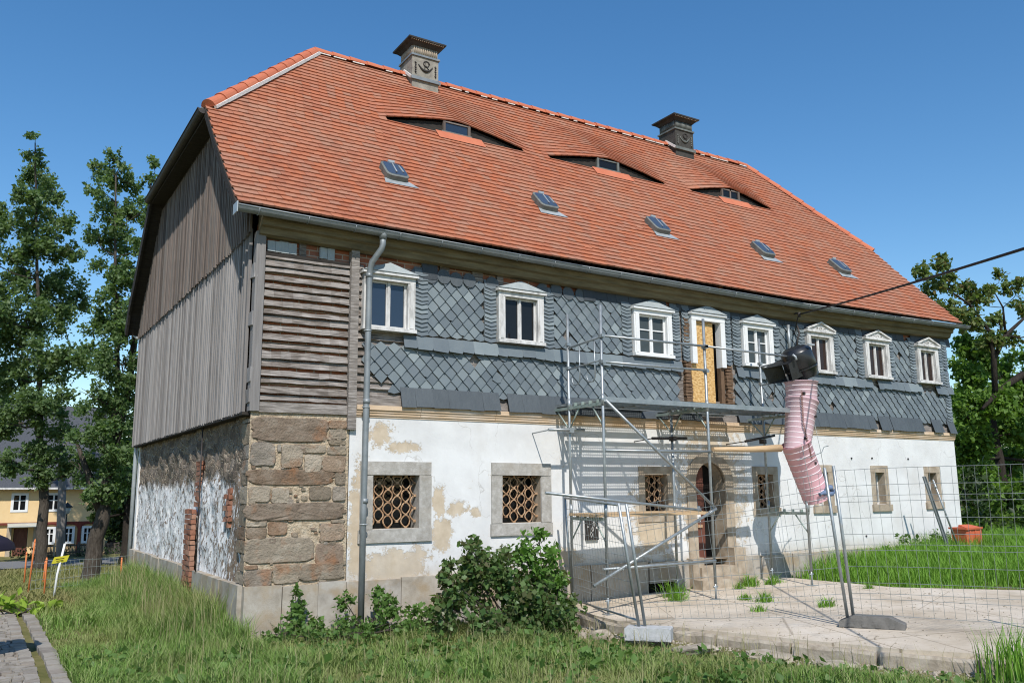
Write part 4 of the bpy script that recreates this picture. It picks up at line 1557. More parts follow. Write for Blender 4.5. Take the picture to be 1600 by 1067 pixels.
# balcony door
b = MB()
x0, x1 = BD
b.box(x0, x0 + .12, -.075, .08, 4.60, 5.45); b.box(x1 - .12, x1, -.075, .08, 4.56, 5.45)
b.box(x0, x1, -.08, .08, 5.45, 5.56)
b.box(x0 - .03, x1 + .03, -.12, .06, 5.56, 5.60)
xm = (x0 + x1) / 2
b.add([(x0 - .03, -.14, 5.602), (x1 + .03, -.14, 5.602), (xm, -.075, 5.77), (x0 - .03, .06, 5.63), (x1 + .03, .06, 5.63), (xm, .06, 5.79)], [(0, 1, 2), (0, 2, 5, 3), (1, 4, 5, 2)], 1)
bd = b.build('balcony_door', [M['white_new'], M['slate_grey']], H)
b = MB()
b.box(x0 + .02, x1 - .27, .0, .03, 3.86, 5.44)
b.build('board_panel', M['osb'], bd)
b = MB()
b.box(x1 - .12, x1 - .03, -.02, .08, 3.86, 4.56)
b.box(x1 - .26, x1 - .24, .03, .10, 3.86, 5.44)
b.build('door_post', M['brown_wood'], bd)

# ---- ground-floor windows -------------------------------------------
def grille(b, x0, x1, z0, z1, y, nb):
    sp = (x1 - x0) / nb
    nz = max(3, int(round((z1 - z0) / (sp * 1.25))))
    per = (z1 - z0) / nz
    for k in range(nb + 1):
        for ph in (0, 1):
            pts = []
            for t in range(nz * 8 + 1):
                z = z0 + per * t / 8
                u = math.sin(math.pi * t / 8)
                s = (1 if ((int(t // 8) + k) % 2 == 0) else -1)
                x = x0 + sp * k + (sp * .5) * abs(u) ** .8 * (1 if ph == 0 else -1)
                if x < x0 - .001 or x > x1 + .001: x = min(max(x, x0), x1)
                pts.append((x, y + .008 * math.sin(k + t), z))
            if (k == 0 and ph == 1) or (k == nb and ph == 0): continue
            # stagger alternate columns by half a period
            if k % 2: pts = [(p[0], p[1], min(max(p[2] + per * .5, z0), z1)) for p in pts if p[2] + per * .5 <= z1 + per * .5]
            b.tube(pts, .0115, 5, smooth=False)
        for q in range(nz + 1):
            z = z0 + per * q + (per * .5 if k % 2 else 0)
            if z <= z1: b.box(x0 + sp * k - .022, x0 + sp * k + .022, y - .02, y + .02, z - .018, z + .018)


for i, (x0, x1, z0, z1) in enumerate(G_WIN):
    b = MB()
    if i < 2:
        s = .20
        b.box(x0 - s, x1 + s + .0, -.028, .30, z1, z1 + .20, jit=.006)
        b.box(x0 - s, x0, -.022, .29, z0, z1 - .004, jit=.005); b.box(x1, x1 + s, -.024, .29, z0, z1 - .004, jit=.005)
        b.box(x0 - s - .02, x1 + s + .01, -.034, .30, z0 - .20, z0 - .004, jit=.006)
        mt = M['granite_grey']
    else:
        s = .14
        b.box(x0 - s, x1 + s, -.016, .30, z1, z1 + .15, jit=.004)
        b.box(x0 - s, x0, -.012, .29, z0, z1 - .003, jit=.003); b.box(x1, x1 + s, -.014, .29, z0, z1 - .003, jit=.003)
        b.box(x0 - s - .03, x1 + s + .03, -.05 if i > 3 else -.02, .30, z0 - .15, z0 - .003, jit=.005)
        mt = M['stone_beige']
    w_ = b.build('stone_window', mt, H)
    if i < 4:
        b = MB()
        grille(b, x0 + .0, x1 - .02, z0 + .01, z1 - .02, .115, 5 if i < 2 else 4)
        b.build('window_grille', M['rust'], w_)
        b = MB()
        b.box(x0, x1, .27, .28, z0, z1)
        b.build('window_pane', M['glass'], w_)
    else:
        b = MB()
        for a, c in ((x0, x0 + .04), (x1 - .04, x1)): b.box(a, c, .16, .2, z0, z1)
        b.box(x0 + .04, x1 - .04, .16, .2, z1 - .04, z1); b.box(x0 + .04, x1 - .04, .16, .2, z0, z0 + .04)
        b.build('window_frame', M['white_old'], w_)
        b = MB()
        b.box(x0 + .03, x1 - .03, .18, .186, z0 + .03, z1 - .03)
        b.build('window_pane', M['glass_grey'], w_)

# arched entrance
b = MB()
x0, x1, z0, z1 = DOOR
sw = .22
zs = 2.34
b.box(x0 - sw, x0, -.03, .29, z0, zs, jit=.006); b.box(x1, x1 + sw, -.03, .29, z0, zs, jit=.006)
xm, r = (x0 + x1) / 2, (x1 - x0) / 2
n = 16
rise = z1 - zs - .005
arc_i = [(xm + r * math.cos(math.pi * k / n), zs + rise * math.sin(math.pi * k / n)) for k in range(n + 1)]
arc_o = [(xm + (r + sw) * math.cos(math.pi * k / n), zs + (rise + .2) * math.sin(math.pi * k / n)) for k in range(n + 1)]
for k in range(n):
    q = [arc_i[k], arc_o[k], arc_o[k + 1], arc_i[k + 1]]
    b.prism([(u, -.034, v) for u, v in q], (0, .32, 0))
    # spandrel closing the square wall opening behind the arch
    if True:
        q = [arc_i[k], (arc_i[k][0], z1 + .01), (arc_i[k + 1][0], z1 + .01), arc_i[k + 1]]
        b.prism([(u, .004, v) for u, v in q], (0, .05, 0))
# guard stones and steps
b.box(x0 - sw - .05, x0 - .01, -.16, .1, .30, .98, jit=.02); b.box(x1 + .01, x1 + sw + .08, -.18, .1, .34, 1.12, jit=.02)
ds = b.build('entrance_surround', M['stone_beige'], H)
b = MB()
b.box(x0 - .1, x1 + .12, -.20, .30, .30, .815, jit=.012)
b.box(x0 - .35, x1 + .28, -.46, -.20, .25, .61, jit=.015)
b.build('entrance_step', M['stone_beige'], H)
b = MB()
b.box(x0 + .0, xm + .02, .20, .235, z0, z1 - .05)
for zz in ((.95, 1.45), (1.55, 2.2)): b.box(x0 + .07, xm - .05, .185, .2, *zz)
b.box(x0 + .02, xm + .01, .18, .2, 2.26, 2.32)
dr = b.build('entrance_door', M['door_brown'], H)
b = MB()
b.box(x0 + .10, xm - .10, .176, .184, 1.62, 1.90)
b.build('notice_sheet', M['paper'], dr)
b = MB()
b.box(x0 + .06, xm - .06, .174, .184, 1.50, 1.56)
b.build('letter_plate', M['rust'], dr)

# front downpipe with swan neck
b = MB()
pts = [(1.80, -.315, 6.10), (1.80, -.315, 5.92), (1.79, -.30, 5.86), (1.68, -.20, 5.66), (1.665, -.16, 5.56), (1.66, -.15, 5.4), (1.655, -.15, 4.0), (1.645, -.145, 2.0), (1.64, -.14, .2)]
b.tube(pts, .048, 12)
for z in (5.42, 3.5, 2.05): b.tube([(1.657, -.148, z), (1.657, -.148, z + .07)], .054, 12)
b.tube([(1.80, -.315, 6.14), (1.80, -.315, 6.0)], [.075, .056], 12)
dp = b.build('downpipe', M['zinc'], H)
b = MB()
for z in (4.6, 3.45, 1.75): b.tube([(1.65 + .055 * math.cos(a), -.146 + .055 * math.sin(a), z) for a in [math.pi * 2 * k / 10 for k in range(11)]], .009, 5); b.tube([(1.65, -.09, z), (1.65, .02, z)], .009, 5)
b.build('pipe_bracket', M['zinc_pale'], dp)

# small metal fixings on the wall
for x, z in ((12.9, 2.85), (13.6, 2.86), (14.9, 2.86), (11.2, 2.2), (13.2, 1.2)):
    b = MB()
    b.tube([(x, -.02, z), (x, .02, z)], .02, 8)
    b.build('wall_fixing', M['dark_metal'], H)
# dark perforated box plate on the white wall
b = MB()
x0, x1, z0, z1 = 5.72, 5.98, 1.38, 1.74
b.box(x0, x1, -.05, .0, z0, z1)
b.box(x0 + .09, x1 - .08, -.045, .0, z1, z1 + .08)
pl = b.build('meter_box', M['dark_metal'], H)
b = MB()
for k in range(3):
    cx, cz = x0 + .10 + .03 * k, z0 + .09 + .09 * k
    q = [(cx - .022, cz), (cx, cz - .045), (cx + .022, cz), (cx, cz + .045)]
    for t in range(4):
        a, c = q[t], q[(t + 1) % 4]
        b.bar((a[0], -.054, a[1]), (c[0], -.054, c[1]), .006, .010, up=(0, 1, 0))
b.tube([(x1 - .04, -.055, z0 + .2), (x1 - .04, -.048, z0 + .2)], .02, 8); b.tube([(x0 + .03, -.055, z0 + .22), (x0 + .03, -.048, z0 + .22)], .014, 8)
b.build('cut_out_pattern', M['white_old'], pl)
# insulator bracket for the cable
b = MB()
b.tube([(11.19, .02, 5.86), (11.19, -.30, 5.82)], .018, 6)
b.tube([(11.19, -.28, 5.84), (11.19, -.28, 5.74)], .032, 8)
b.tube([(11.19, -.28, 5.82), (11.22, -.2, 5.70), (11.24, -.1, 5.45), (11.23, -.05, 5.40)], .012, 6)
b.tube([(11.30, -.12, 5.6), (11.33, -.14, 5.42), (11.27, -.14, 5.32), (11.22, -.12, 5.05)], .02, 8)
b.build('cable_bracket', M['dark_metal'], H)
b = MB()
b.tube([(11.02, -.12, 5.58), (11.02, -.12, 4.9)], .032, 8)
b.build('wall_pipe', M['steel'], H)

# ------------------------------------------------------------------ scaffold
SXs = [5.11, 7.35, 9.72]
YB, YF = -.47, -1.38
S = thing('scaffold', (7.5, -.8, .45), 'galvanised tube scaffold with perforated steel deck in front of the balcony door', 'scaffold')


def sfoot(x, y): return float(padz(x)) - .0


tops = {0: (5.13, 5.15), 1: (5.13, 3.62), 2: (4.25, 5.12)}      # front, back
for i, x in enumerate(SXs):
    for j, y in enumerate((YF, YB)):
        b = MB()
        z0 = sfoot(x, y)
        zt = tops[i][j]
        b.tube([(x, y, z0 + .25), (x, y, zt)], .0245, 10)
        for zc in (1.83, 3.55): b.tube([(x, y, zc - .03), (x, y, zc + .16)], .029, 10)
        if zt > 4.4:
            for zc in (4.2, 4.6): b.box(x - .035, x + .035, y - .035, y + .035, zc, zc + .05)
        p = b.build('standard', M['steel'], S)
        b = MB()
        b.tube([(x, y, z0 + .008), (x, y, z0 + .3)], .017, 8)
        b.box(x - .07, x + .07, y - .07, y + .07, z0, z0 + .008)
        b.tube([(x - .05, y, z0 + .2), (x + .05, y, z0 + .2)], .012, 6)
        b.build('base_jack', M['steel'], p)
    # transoms with gusset braces
    for z in ((1.79, 3.58) if i != 1 else (3.58,)):
        b = MB()
        b.box(x - .022, x + .022, YF, YB, z - .05, z)
        for yy, s in ((YF, 1), (YB, -1)):
            b.tube([(x, yy, z - .38), (x, yy + s * .28, z - .04)], .013, 6)
        for k in range(4): b.box(x - .028, x + .028, YF + .12 + k * .2, YF + .14 + k * .2, z - .02, z + .05)
        if z > 3:
            b.box(x - .022, x + .022, YB, YB + .42, 3.53, 3.575)
            b.tube([(x, YB, 3.2), (x, YB + .34, 3.53)], .013, 6)
        b.build('transom', M['steel_green'], S)


def perf_plank(x0, x1, y0, y1, z):
    b = MB()
    wy = y1 - y0
    # strips across the width: solid and perforated
    lay = [(0, .05, 0), (.05, .17, 1), (.17, .21, 0), (.21, .33, 1), (.33, .42, 0)]
    lay = [(a / .42, c / .42, k) for a, c, k in lay]
    nx_ = int((x1 - x0) / .048)
    dx = (x1 - x0) / nx_
    for a, c, k in lay:
        ya, yc = y0 + wy * a, y0 + wy * c
        if not k:
            b.add([(x0, ya, z), (x1, ya, z), (x1, yc, z), (x0, yc, z)], [(0, 1, 2, 3)])
            continue
        nr = max(1, int(round((yc - ya) / .04)))
        dy = (yc - ya) / nr
        for r in range(nr):
            u0, u1 = ya + dy * r, ya + dy * (r + 1)
            e = dy * .16
            b.add([(x0, u0, z), (x1, u0, z), (x1, u0 + e, z), (x0, u0 + e, z)], [(0, 1, 2, 3)])
            b.add([(x0, u1 - e, z), (x1, u1 - e, z), (x1, u1, z), (x0, u1, z)], [(0, 1, 2, 3)])
            for q in range(nx_):
                f = dx * .34
                o_ = (dx * .5 if r % 2 else 0)
                xa = x0 + q * dx + o_
                b.add([(xa, u0 + e, z), (min(xa + f, x1), u0 + e, z), (min(xa + f, x1), u1 - e, z), (xa, u1 - e, z)], [(0, 1, 2, 3)])
    b.box(x0, x1, y0 - .001, y0 + .004, z - .055, z - .001); b.box(x0, x1, y1 - .004, y1 + .001, z - .055, z - .001)
    for xx in (x0 + .02, (x0 + x1) / 2, x1 - .02): b.box(xx - .02, xx + .02, y0 + .006, y1 - .006, z - .04, z - .002)
    return b.build('deck_plank', M['steel'], S)


for i in range(2):
    x0, x1 = SXs[i] + .03, SXs[i + 1] - .03
    for k in range(3): perf_plank(x0, x1, YF + .02 + .285 * k, YF + .295 + .285 * k, 3.645)
    if i == 0: perf_plank(x0, x1 - .3, YB + .06, YB + .42, 3.645)
    else: perf_plank(x0, x1 - .6, YB + .06, YB + .42, 3.645)
b = MB()
b.box(SXs[0] + .0, SXs[2] + .02, YF - .034, YF - .026, 3.58, 3.66)
b.build('toe_rail', M['steel'], S)
b = MB()
for k in range(3):
    y0 = YF + .02 + k * .275
    b.box(SXs[0] - .1, SXs[1] + .08, y0, y0 + .262, 1.80 + .004 * k, 1.845 + .004 * k, jit=.004)
b.build('timber_deck', M['plank'], S)
for xa, xc, z in ((0, 1, 4.63), (0, 1, 4.21), (1, 2, 4.64)):
    b = MB()
    b.tube([(SXs[xa], YF - .04, z), (SXs[xc], YF - .04, z + (.01 if xa == 0 else -.03))], .0195, 8)
    for q in (xa, xc): b.box(SXs[q] - .03, SXs[q] + .03, YF - .065, YF + .03, z - .025, z + .025)
    b.build('guardrail', M['steel'], S)
for z, xa, xc, y in ((2.82, 0, 1, YF - .03), (1.03, 0, 1, YF - .03)):
    b = MB()
    b.tube([(SXs[xa] - (.1 if z < 2 else 0), y, z), (SXs[xc], y, z + .02)], .022, 8)
    b.build('ledger', M['steel'], S)
b = MB()
b.tube([(SXs[0] + .02, YF - .05, 3.60), (SXs[1] + .03, YF - .05, 1.90)], .024, 8)
b.build('diagonal_brace', M['steel'], S)
b = MB()
b.tube([(SXs[1] + .04, YF - .06, 1.89), (4.80, YF - .06, .80)], .026, 8)
for t in (.05, .06, .8): b.tube([(SXs[1] + .04 + (4.80 - SXs[1]) * t - .012, YF - .06, 1.89 - 1.09 * t), (SXs[1] + .04 + (4.80 - SXs[1]) * t + .012, YF - .06, 1.89 - 1.09 * t + .005)], .034, 8)
b.build('diagonal_brace', M['steel'], S)
for x in (SXs[0], SXs[2]):      # end guards: folded gate-like loops
    b = MB()
    b.tube([(x, YB, 4.56), (x, YF, 4.62)], .017, 6)
    for y0 in (YF + .18, YB - .32):
        b.tube([(x, y0, 4.58), (x, y0, 4.0), (x, y0 + .05, 3.93), (x, y0 + .17, 3.93), (x, y0 + .22, 4.0), (x, y0 + .22, 4.05)], .012, 6)
    b.tube([(x, YB, 4.2), (x, YF, 4.25)], .014, 6)
    b.build('end_guard', M['steel'], S)
for xa, xc, z in ((4.66, 5.38, 3.185), (6.85, 7.65, 3.1), (9.15, 9.95, 3.10)):
    b = MB()
    b.tube([(xa, YB - .04, z), (xc, YB - .05, z + (.02 if xa < 9 else .13))], .024, 8)
    b.box(xa + (xc - xa) * .62 - .04, xa + (xc - xa) * .62 + .04, YB - .08, YB + .03, z - .035, z + .045)
    b.tube([(xa + .03, YB - .04, z), (xa + .02, -.0, z - .03)], .010, 6)
    b.build('wall_tie', M['steel'] if xa < 6 else M['dark_metal'], S)
b = MB()
b.tube([(7.50, YF + .06, 2.885), (8.4, YF + .05, 2.90), (9.16, YF + .05, 2.935)], [.036, .052, .07], 10)
b.build('timber_putlog', M['log'], S)
b = MB()
b.tube([(3.92, YF - .12, 2.18), (7.0, YF - .10, 1.875)], .022, 8)
b.build('loose_tube', M['steel'], S)

# ------------------------------------------------------------------ rubbish chute
CY = -1.42
T = thing('rubbish_chute', (9.7, CY, .5), 'pink plastic rubbish chute with black hopper hanging from the scaffold end', 'rubbish chute')


def chute_tube(a, c, ra, rc, ribs, mat_, name):
    a, c = Vector(a), Vector(c)
    b = MB()
    d = c - a
    b.tube([a, a + d * .012, a + d * .03, a + d * .04, a + d * .96, c], [ra + .018, ra + .022, ra + .018, ra, rc + (ra - rc) * .04, rc], 36, caps=False)
    b.tube([a + d * .004, c], [ra - .012, rc - .012], 36, caps=False)
    o = b.build(name, mat_, T)
    b = MB()
    for k in range(1, ribs + 1):
        u = k / (ribs + .6)
        r = ra + (rc - ra) * u
        b.tube([a + d * u - d.normalized() * .008, a + d * u, a + d * u + d.normalized() * .008], [r + .001, r + .007, r + .001], 36, caps=False)
    b.build('ring', M['pink_ring'], o)
    return o


c1 = chute_tube((9.73, CY, 4.16), (9.72, CY, 3.76), .29, .27, 4, M['pink_plastic'], 'chute_section')
c2 = chute_tube((9.72, CY, 3.82), (9.48, CY, 2.84), .285, .225, 10, M['pink_plastic'], 'chute_section')
c3 = chute_tube((9.47, CY, 3.04), (9.95, CY, 2.02), .26, .245, 9, M['pink_deep'], 'chute_section')
b = MB()
# hopper: a drum lying tilted with a flared mouth towards the deck
a, c = Vector((9.62, CY, 4.74)), Vector((9.84, CY, 4.24))
ax = (c - a).normalized()
b.tube([a - ax * .05, a + ax * .0, a + ax * .03, a + ax * .33, a + ax * .34, a + ax * .52], [.20, .27, .285, .30, .285, .275], 32, caps=False)
b.tube([a - ax * .05, a - ax * .049], [.20, .01], 32)
b.tube([a + ax * .02, a + ax * .52], [.275, .262], 32, caps=False)
b.tube([a + ax * .325, a + ax * .35], [.308, .308], 32, caps=False)
mz = [(9.50, CY - .18, 4.60), (9.50, CY + .26, 4.60), (9.62, CY + .24, 4.26), (9.62, CY - .18, 4.26)]
mo = [(9.31, CY - .09, 4.46), (9.28, CY + .50, 4.44), (9.38, CY + .46, 4.15), (9.40, CY - .09, 4.15)]
b.add(mz + mo, [(0, 1, 5, 4), (1, 2, 6, 5), (2, 3, 7, 6), (3, 0, 4, 7)])
hp = b.build('hopper', M['black_plastic'], T)
b = MB()
b.tube([(9.33, CY - .18, 4.62), (9.37, CY - .21, 4.58), (9.38, CY - .22, 4.52)], .022, 6)
b.box(9.60, 9.76, CY - .34, CY - .28, 4.80, 4.83)
b.build('hopper_handle', M['zinc_pale'], hp)
b = MB()


def chain(b, a, c, n):
    a, c = Vector(a), Vector(c)
    for k in range(n):
        p = a + (c - a) * (k + .5) / n
        d = (c - a) / n * .62
        s = Vector((.014, 0, 0)) if k % 2 else Vector((0, .014, 0))
        q = [p - d + s * .6, p - d * .4 + s, p + d * .4 + s, p + d + s * .6, p + d - s * .6, p + d * .4 - s, p - d * .4 - s, p - d - s * .6, p - d + s * .6]
        b.tube(q, .005, 4, smooth=False)


chain(b, (9.46, CY - .22, 3.95), (9.42, CY - .25, 3.35), 18)
chain(b, (9.42, CY - .25, 3.35), (9.56, CY - .27, 2.74), 20)
b.build('chain', M['rust_chain'], T)
b = MB()
b.tube([(9.06, CY - .36, 2.70), (9.4, CY - .36, 2.76), (9.75, CY - .34, 2.85), (10.0, CY - .2, 2.96), (10.25, CY - .1, 2.99)], .007, 5)
b.tube([(9.98, CY, 3.6), (10.02, CY - .1, 2.9), (10.12, CY - .1, 2.35)], .005, 5)
b.tube([(9.30, CY - .28, 3.0), (9.55, CY - .2, 2.2), (9.72, CY, 1.75)], .005, 5)
b.build('tie_wire', M['wire'], T)
b = MB()
for p in ((9.52, CY - .22, 3.92), (9.90, CY - .22, 3.90), (9.74, CY - .26, 3.5), (9.66, CY - .25, 2.66), (9.46, CY - .22, 3.1)):
    b.box(p[0] - .022, p[0] + .022, p[1] - .02, p[1] + .02, p[2] - .022, p[2] + .022)
b.build('chain_lug', M['dark_metal'], T)
rg = MB()
pr = []
for k in range(14):
    t = k / 13
    pr.append((9.72 + .44 * t, CY - .255 - .02 * math.sin(3 * t), 2.10 + .05 * t + .02 * math.sin(7 * t)))
rg.tube(pr, [.035 + .014 * math.sin(5 * k) for k in range(14)], 7)
rg.tube([(9.86, CY - .26, 2.14), (9.92, CY - .28, 2.22), (10.0, CY - .28, 2.23), (10.06, CY - .26, 2.16)], [.03, .05, .05, .03], 7)
tag(rg.build('rag', M['blue_rag']), 'blue grey rag tied round the lower end of the pink chute', 'rag')

# ------------------------------------------------------------------ overhead cable
a = Vector((11.19, -.30, 5.80)); e = Vector((5.30, -7.90, 4.545))
e2 = a + (e - a) * 1.55
pts = []
for k in range(25):
    t = k / 24
    p = a + (e2 - a) * t
    p.z -= .10 * 4 * (t * (1 - t)) * .6
    pts.append(p)
b = MB()
b.tube(pts, .0165, 7)
tag(b.build('overhead_cable', M['black_cable']), 'thick black overhead cable running from the wall bracket towards the viewer', 'cable')

# ------------------------------------------------------------------ site fence
def fence_panel(a, at, c, ct, label, name='mesh_fence', hz=None, nv=None, posts=(True, True), bars=True):
    a, at, c, ct = map(Vector, (a, at, c, ct))
    t = thing(name, (a + c) / 2, label, 'fence', 'mesh fences round the yard')
    for k, (p, q) in enumerate(((a, at), (c, ct))):
        if posts[k]:
            b = MB()
            b.tube([p, q], .021, 10)
            b.build('post', M['steel'], t)
    if bars:
        b = MB()
        b.tube([a + (at - a) * .985, c + (ct - c) * .985], .017, 8)
        b.build('top_rail', M['steel'], t)
        b = MB()
        b.tube([a + (at - a) * .06, c + (ct - c) * .06], .015, 8)
        b.build('bottom_rail', M['steel'], t)
    b = MB()
    Lw = (c - a).length
    nv = nv or int(Lw / .105)
    wob = lambda u, v: Vector((.012 * math.sin(9 * u + 4 * v), .012 * math.cos(7 * u + 3 * v), .008 * math.sin(6 * u)))
    lo_, hi_ = .06, (.985 if bars else .97)
    def P(u, v):
        bb = a + (c - a) * u; tt = at + (ct - at) * u
        return bb + (tt - bb) * v + wob(u, v)
    for k in range(1, nv):
        u = k / nv
        b.tube([P(u, lo_ + (hi_ - lo_) * q / 4) for q in range(5)], .0025, 3, caps=False, smooth=False)
    hs_ = []
    nh = hz or 9
    for k in range(nh + 1): hs_.append(lo_ + (hi_ - lo_) * k / nh)
    for q in list(hs_)[1:-1:3]: hs_.append(q + .035)
    for v in hs_:
        b.tube([P(q / 16, v) for q in range(17)], .0033, 3, caps=False, smooth=False)
    b.build('wire_mesh', M['wire'], t)
    return t


fence_panel((5.19, -.35, .38), (4.97, -.50, 2.12), (4.42, -2.92, .42), (4.07, -3.0, 2.04), 'narrow tubular mesh panel closing the left side of the yard, next to the bush', nv=22)
fence_panel((4.50, -2.95, .42), (4.12, -3.1, 2.03), (6.75, -4.39, .44), (6.41, -4.45, 2.48), 'middle mesh panel with sagging wires between the two leaning post pairs', bars=False, nv=26)
fence_panel((6.83, -4.42, .44), (6.53, -4.5, 2.50), (7.85, -6.9, .50), (7.75, -7.05, 2.56), 'right hand mesh panel running out of the frame past the tall grass', bars=False, nv=22)


def fence_foot(c, ang, ln, wd, h_, mat_, label, block=False):
    t = MB()
    ca, sa = math.cos(ang), math.sin(ang)
    ax, ay = Vector((ca, sa, 0)), Vector((-sa, ca, 0))
    c = Vector(c)
    pr = [(-ln, 0), (ln, 0), (ln, h_ * .45), (ln * .55, h_), (-ln * .55, h_), (-ln, h_ * .45)]
    if block: pr = [(-ln, 0), (ln, 0), (ln, h_ * .93), (ln * .94, h_), (-ln * .94, h_), (-ln, h_ * .93)]
    poly = [c + ax * u + Vector((0, 0, v)) - ay * wd for u, v in pr]
    t.prism(poly, ay * wd * 2)
    for u in (-.62, -.2, .2, .62):
        t.obox(c + ax * ln * u + Vector((0, 0, h_ * .22)), ax * .035, ay * (wd + .006), Vector((0, 0, h_ * .14)))
    o = t.build('ballast_block', mat_)
    return tag(o, label, 'ballast block', 'ballast blocks under the site fence')


fence_foot((6.93, -4.62, .42), -1.05, .40, .12, .145, M['rubber_foot'], 'dark grey rubber foot under the right pair of fence posts')
fence_foot((4.50, -3.02, .28), -.85, .30, .14, .16, M['block_grey'], 'pale concrete block foot under the leaning fence posts beside the bush', True)

# leaning steel posts by the house end
for k, (p, q, lab) in enumerate((((14.75, -.9, .78), (14.28, -.75, 2.45), 'grey steel post leaning across the last ground floor window'),
                                 ((14.98, -1.0, .80), (14.46, -.85, 2.38), 'thinner pale tube leaning beside the flat steel post'))):
    b = MB()
    if k == 0: b.bar(p, q, .055, .03, up=(0, 1, 0)); b.bar(Vector(p) + Vector((.02, -.02, 0)), Vector(q) + Vector((.02, -.02, 0)), .012, .05, up=(0, 1, 0))
    else:
        b.tube([p, q], .02, 8)
        for t in (.1, .5, .9):
            z = Vector(p) + (Vector(q) - Vector(p)) * t
            b.tube([z - Vector((0, 0, .02)), z + Vector((0, 0, .02))], .027, 8)
    tag(b.build('steel_post', M['zinc'] if k == 0 else M['steel']), lab, 'post')

# orange container in the grass
t = thing('plastic_bin', (15.95, -.75, .82), 'faded orange plastic bin standing in the tall grass at the house end', 'bin')
b = MB()
x0, x1, y0, y1, z0, z1 = 15.30, 15.86, -.98, -.62, .76, 1.30
vs = [(x0 + .04, y0 + .04, z0), (x1 - .04, y0 + .04, z0), (x1 - .04, y1 - .04, z0), (x0 + .04, y1 - .04, z0), (x0, y0, z1), (x1, y0, z1), (x1, y1, z1), (x0, y1, z1)]
b.add(vs, [(0, 1, 5, 4), (1, 2, 6, 5), (2, 3, 7, 6), (3, 0, 4, 7), (0, 3, 2, 1)])
for k in range(3): b.box(x0 + .12 + .2 * k, x0 + .16 + .2 * k, y0 - .012, y0 + .06, z0 + .05, z1)
b.build('bin_body', M['orange_plastic'], t)
b = MB()
b.box(x0 - .03, x1 + .03, y0 - .03, y1 + .03, z1, z1 + .045, jit=.006)
b.prism([(x0, y0, z1 + .045), (x1, y0, z1 + .045), (x1 - .08, y1 - .15, z1 + .10), (x0 + .08, y1 - .15, z1 + .10)], (0, .02, -.05))
b.build('bin_lid', M['orange_plastic'], t)

# kerb stones round the edge of the yard
EDGE = [(5.02, -.5), (4.86, -1.9), (5.25, -3.3), (5.7, -4.8), (6.0, -5.7), (6.6, -6.75), (7.4, -8.1)]
klabels = ['thin tilted slab edge beside the bush, nearest the wall', 'kerb stone with a shadowed hollow below it, left of the concrete block foot', 'short broken kerb stone just right of the concrete block foot',
           'rounded kerb stone between the two fence feet', 'long kerb stone left of the rubber foot', 'long kerb stone in front of the rubber foot', 'kerb stone half hidden by seed grass at the right', 'kerb stone leaving the frame at the bottom right']
segs = []
acc = [Vector((x, y)) for x, y in EDGE]
tot = sum((acc[i + 1] - acc[i]).length for i in range(len(acc) - 1))


def along(d):
    for i in range(len(acc) - 1):
        l = (acc[i + 1] - acc[i]).length
        if d <= l: return acc[i] + (acc[i + 1] - acc[i]) * d / l
        d -= l
    return acc[-1]


for k in range(8):
    d0, d1 = tot * k / 8 + .02, tot * (k + 1) / 8 - .02
    p, q = along(d0), along(d1)
    zt = float(padz(p.x)) - .012 + random.uniform(-.035, .004)
    dirv = (q - p).normalized()
    nrm = Vector((dirv.y, -dirv.x))
    if nrm.x > 0: nrm = -nrm
    b = MB()
    n = 8
    wob = random.uniform(0, 9)
    for i in range(n):
        u0, u1 = i / n, (i + 1) / n
        def sec(u):
            c = p + (q - p) * u
            e = .030 * mnoise.noise(Vector((c.x * 4, c.y * 4, wob)))
            o1 = c + nrm * (.12 + e); o0 = c - nrm * .0
            return [(o0.x, o0.y, zt), (o1.x - nrm.x * .025, o1.y - nrm.y * .025, zt - .0 + e), (o1.x, o1.y, zt - .03 + e), (o1.x + nrm.x * .01, o1.y + nrm.y * .01, zt - .24), (o0.x, o0.y, zt - .24)]
        A_, B_ = sec(u0), sec(u1)
        fs = [(j, (j + 1) % 5, (j + 1) % 5 + 5, j + 5) for j in range(5)]
        if i == 0: fs.append((0, 1, 2, 3, 4))
        if i == n - 1: fs.append((9, 8, 7, 6, 5))
        b.add(A_ + B_, fs)
    tag(b.build('kerb_stone', M['concrete']), klabels[k], 'kerb stone', 'kerb stones along the yard edge')


def rock(name, c, r, mat_, label, cat, group=None, flat=.6):
    bm = bmesh.new()
    bmesh.ops.create_icosphere(bm, subdivisions=3, radius=1)
    sd = random.uniform(0, 99)
    for v in bm.verts:
        p = v.co.copy()
        k = 1 + .30 * mnoise.noise(p * 1.3 + Vector((sd, 0, 0))) + .08 * mnoise.noise(p * 4 + Vector((sd, 0, 0)))
        m_ = max(abs(p.x), abs(p.y), abs(p.z))
        p = p * (k * (.55 + .45 / m_ * .8))
        v.co = Vector((p.x * r[0], p.y * r[1], p.z * r[2]))
    me = bpy.data.meshes.new(name)
    bm.to_mesh(me); bm.free()
    me.materials.append(mat_)
    o = bpy.data.objects.new(name, me)
    COL.objects.link(o)
    o.location = c
    o.rotation_euler = (random.uniform(-.2, .2), random.uniform(-.2, .2), random.uniform(0, 3))
    return tag(o, label, cat, group)


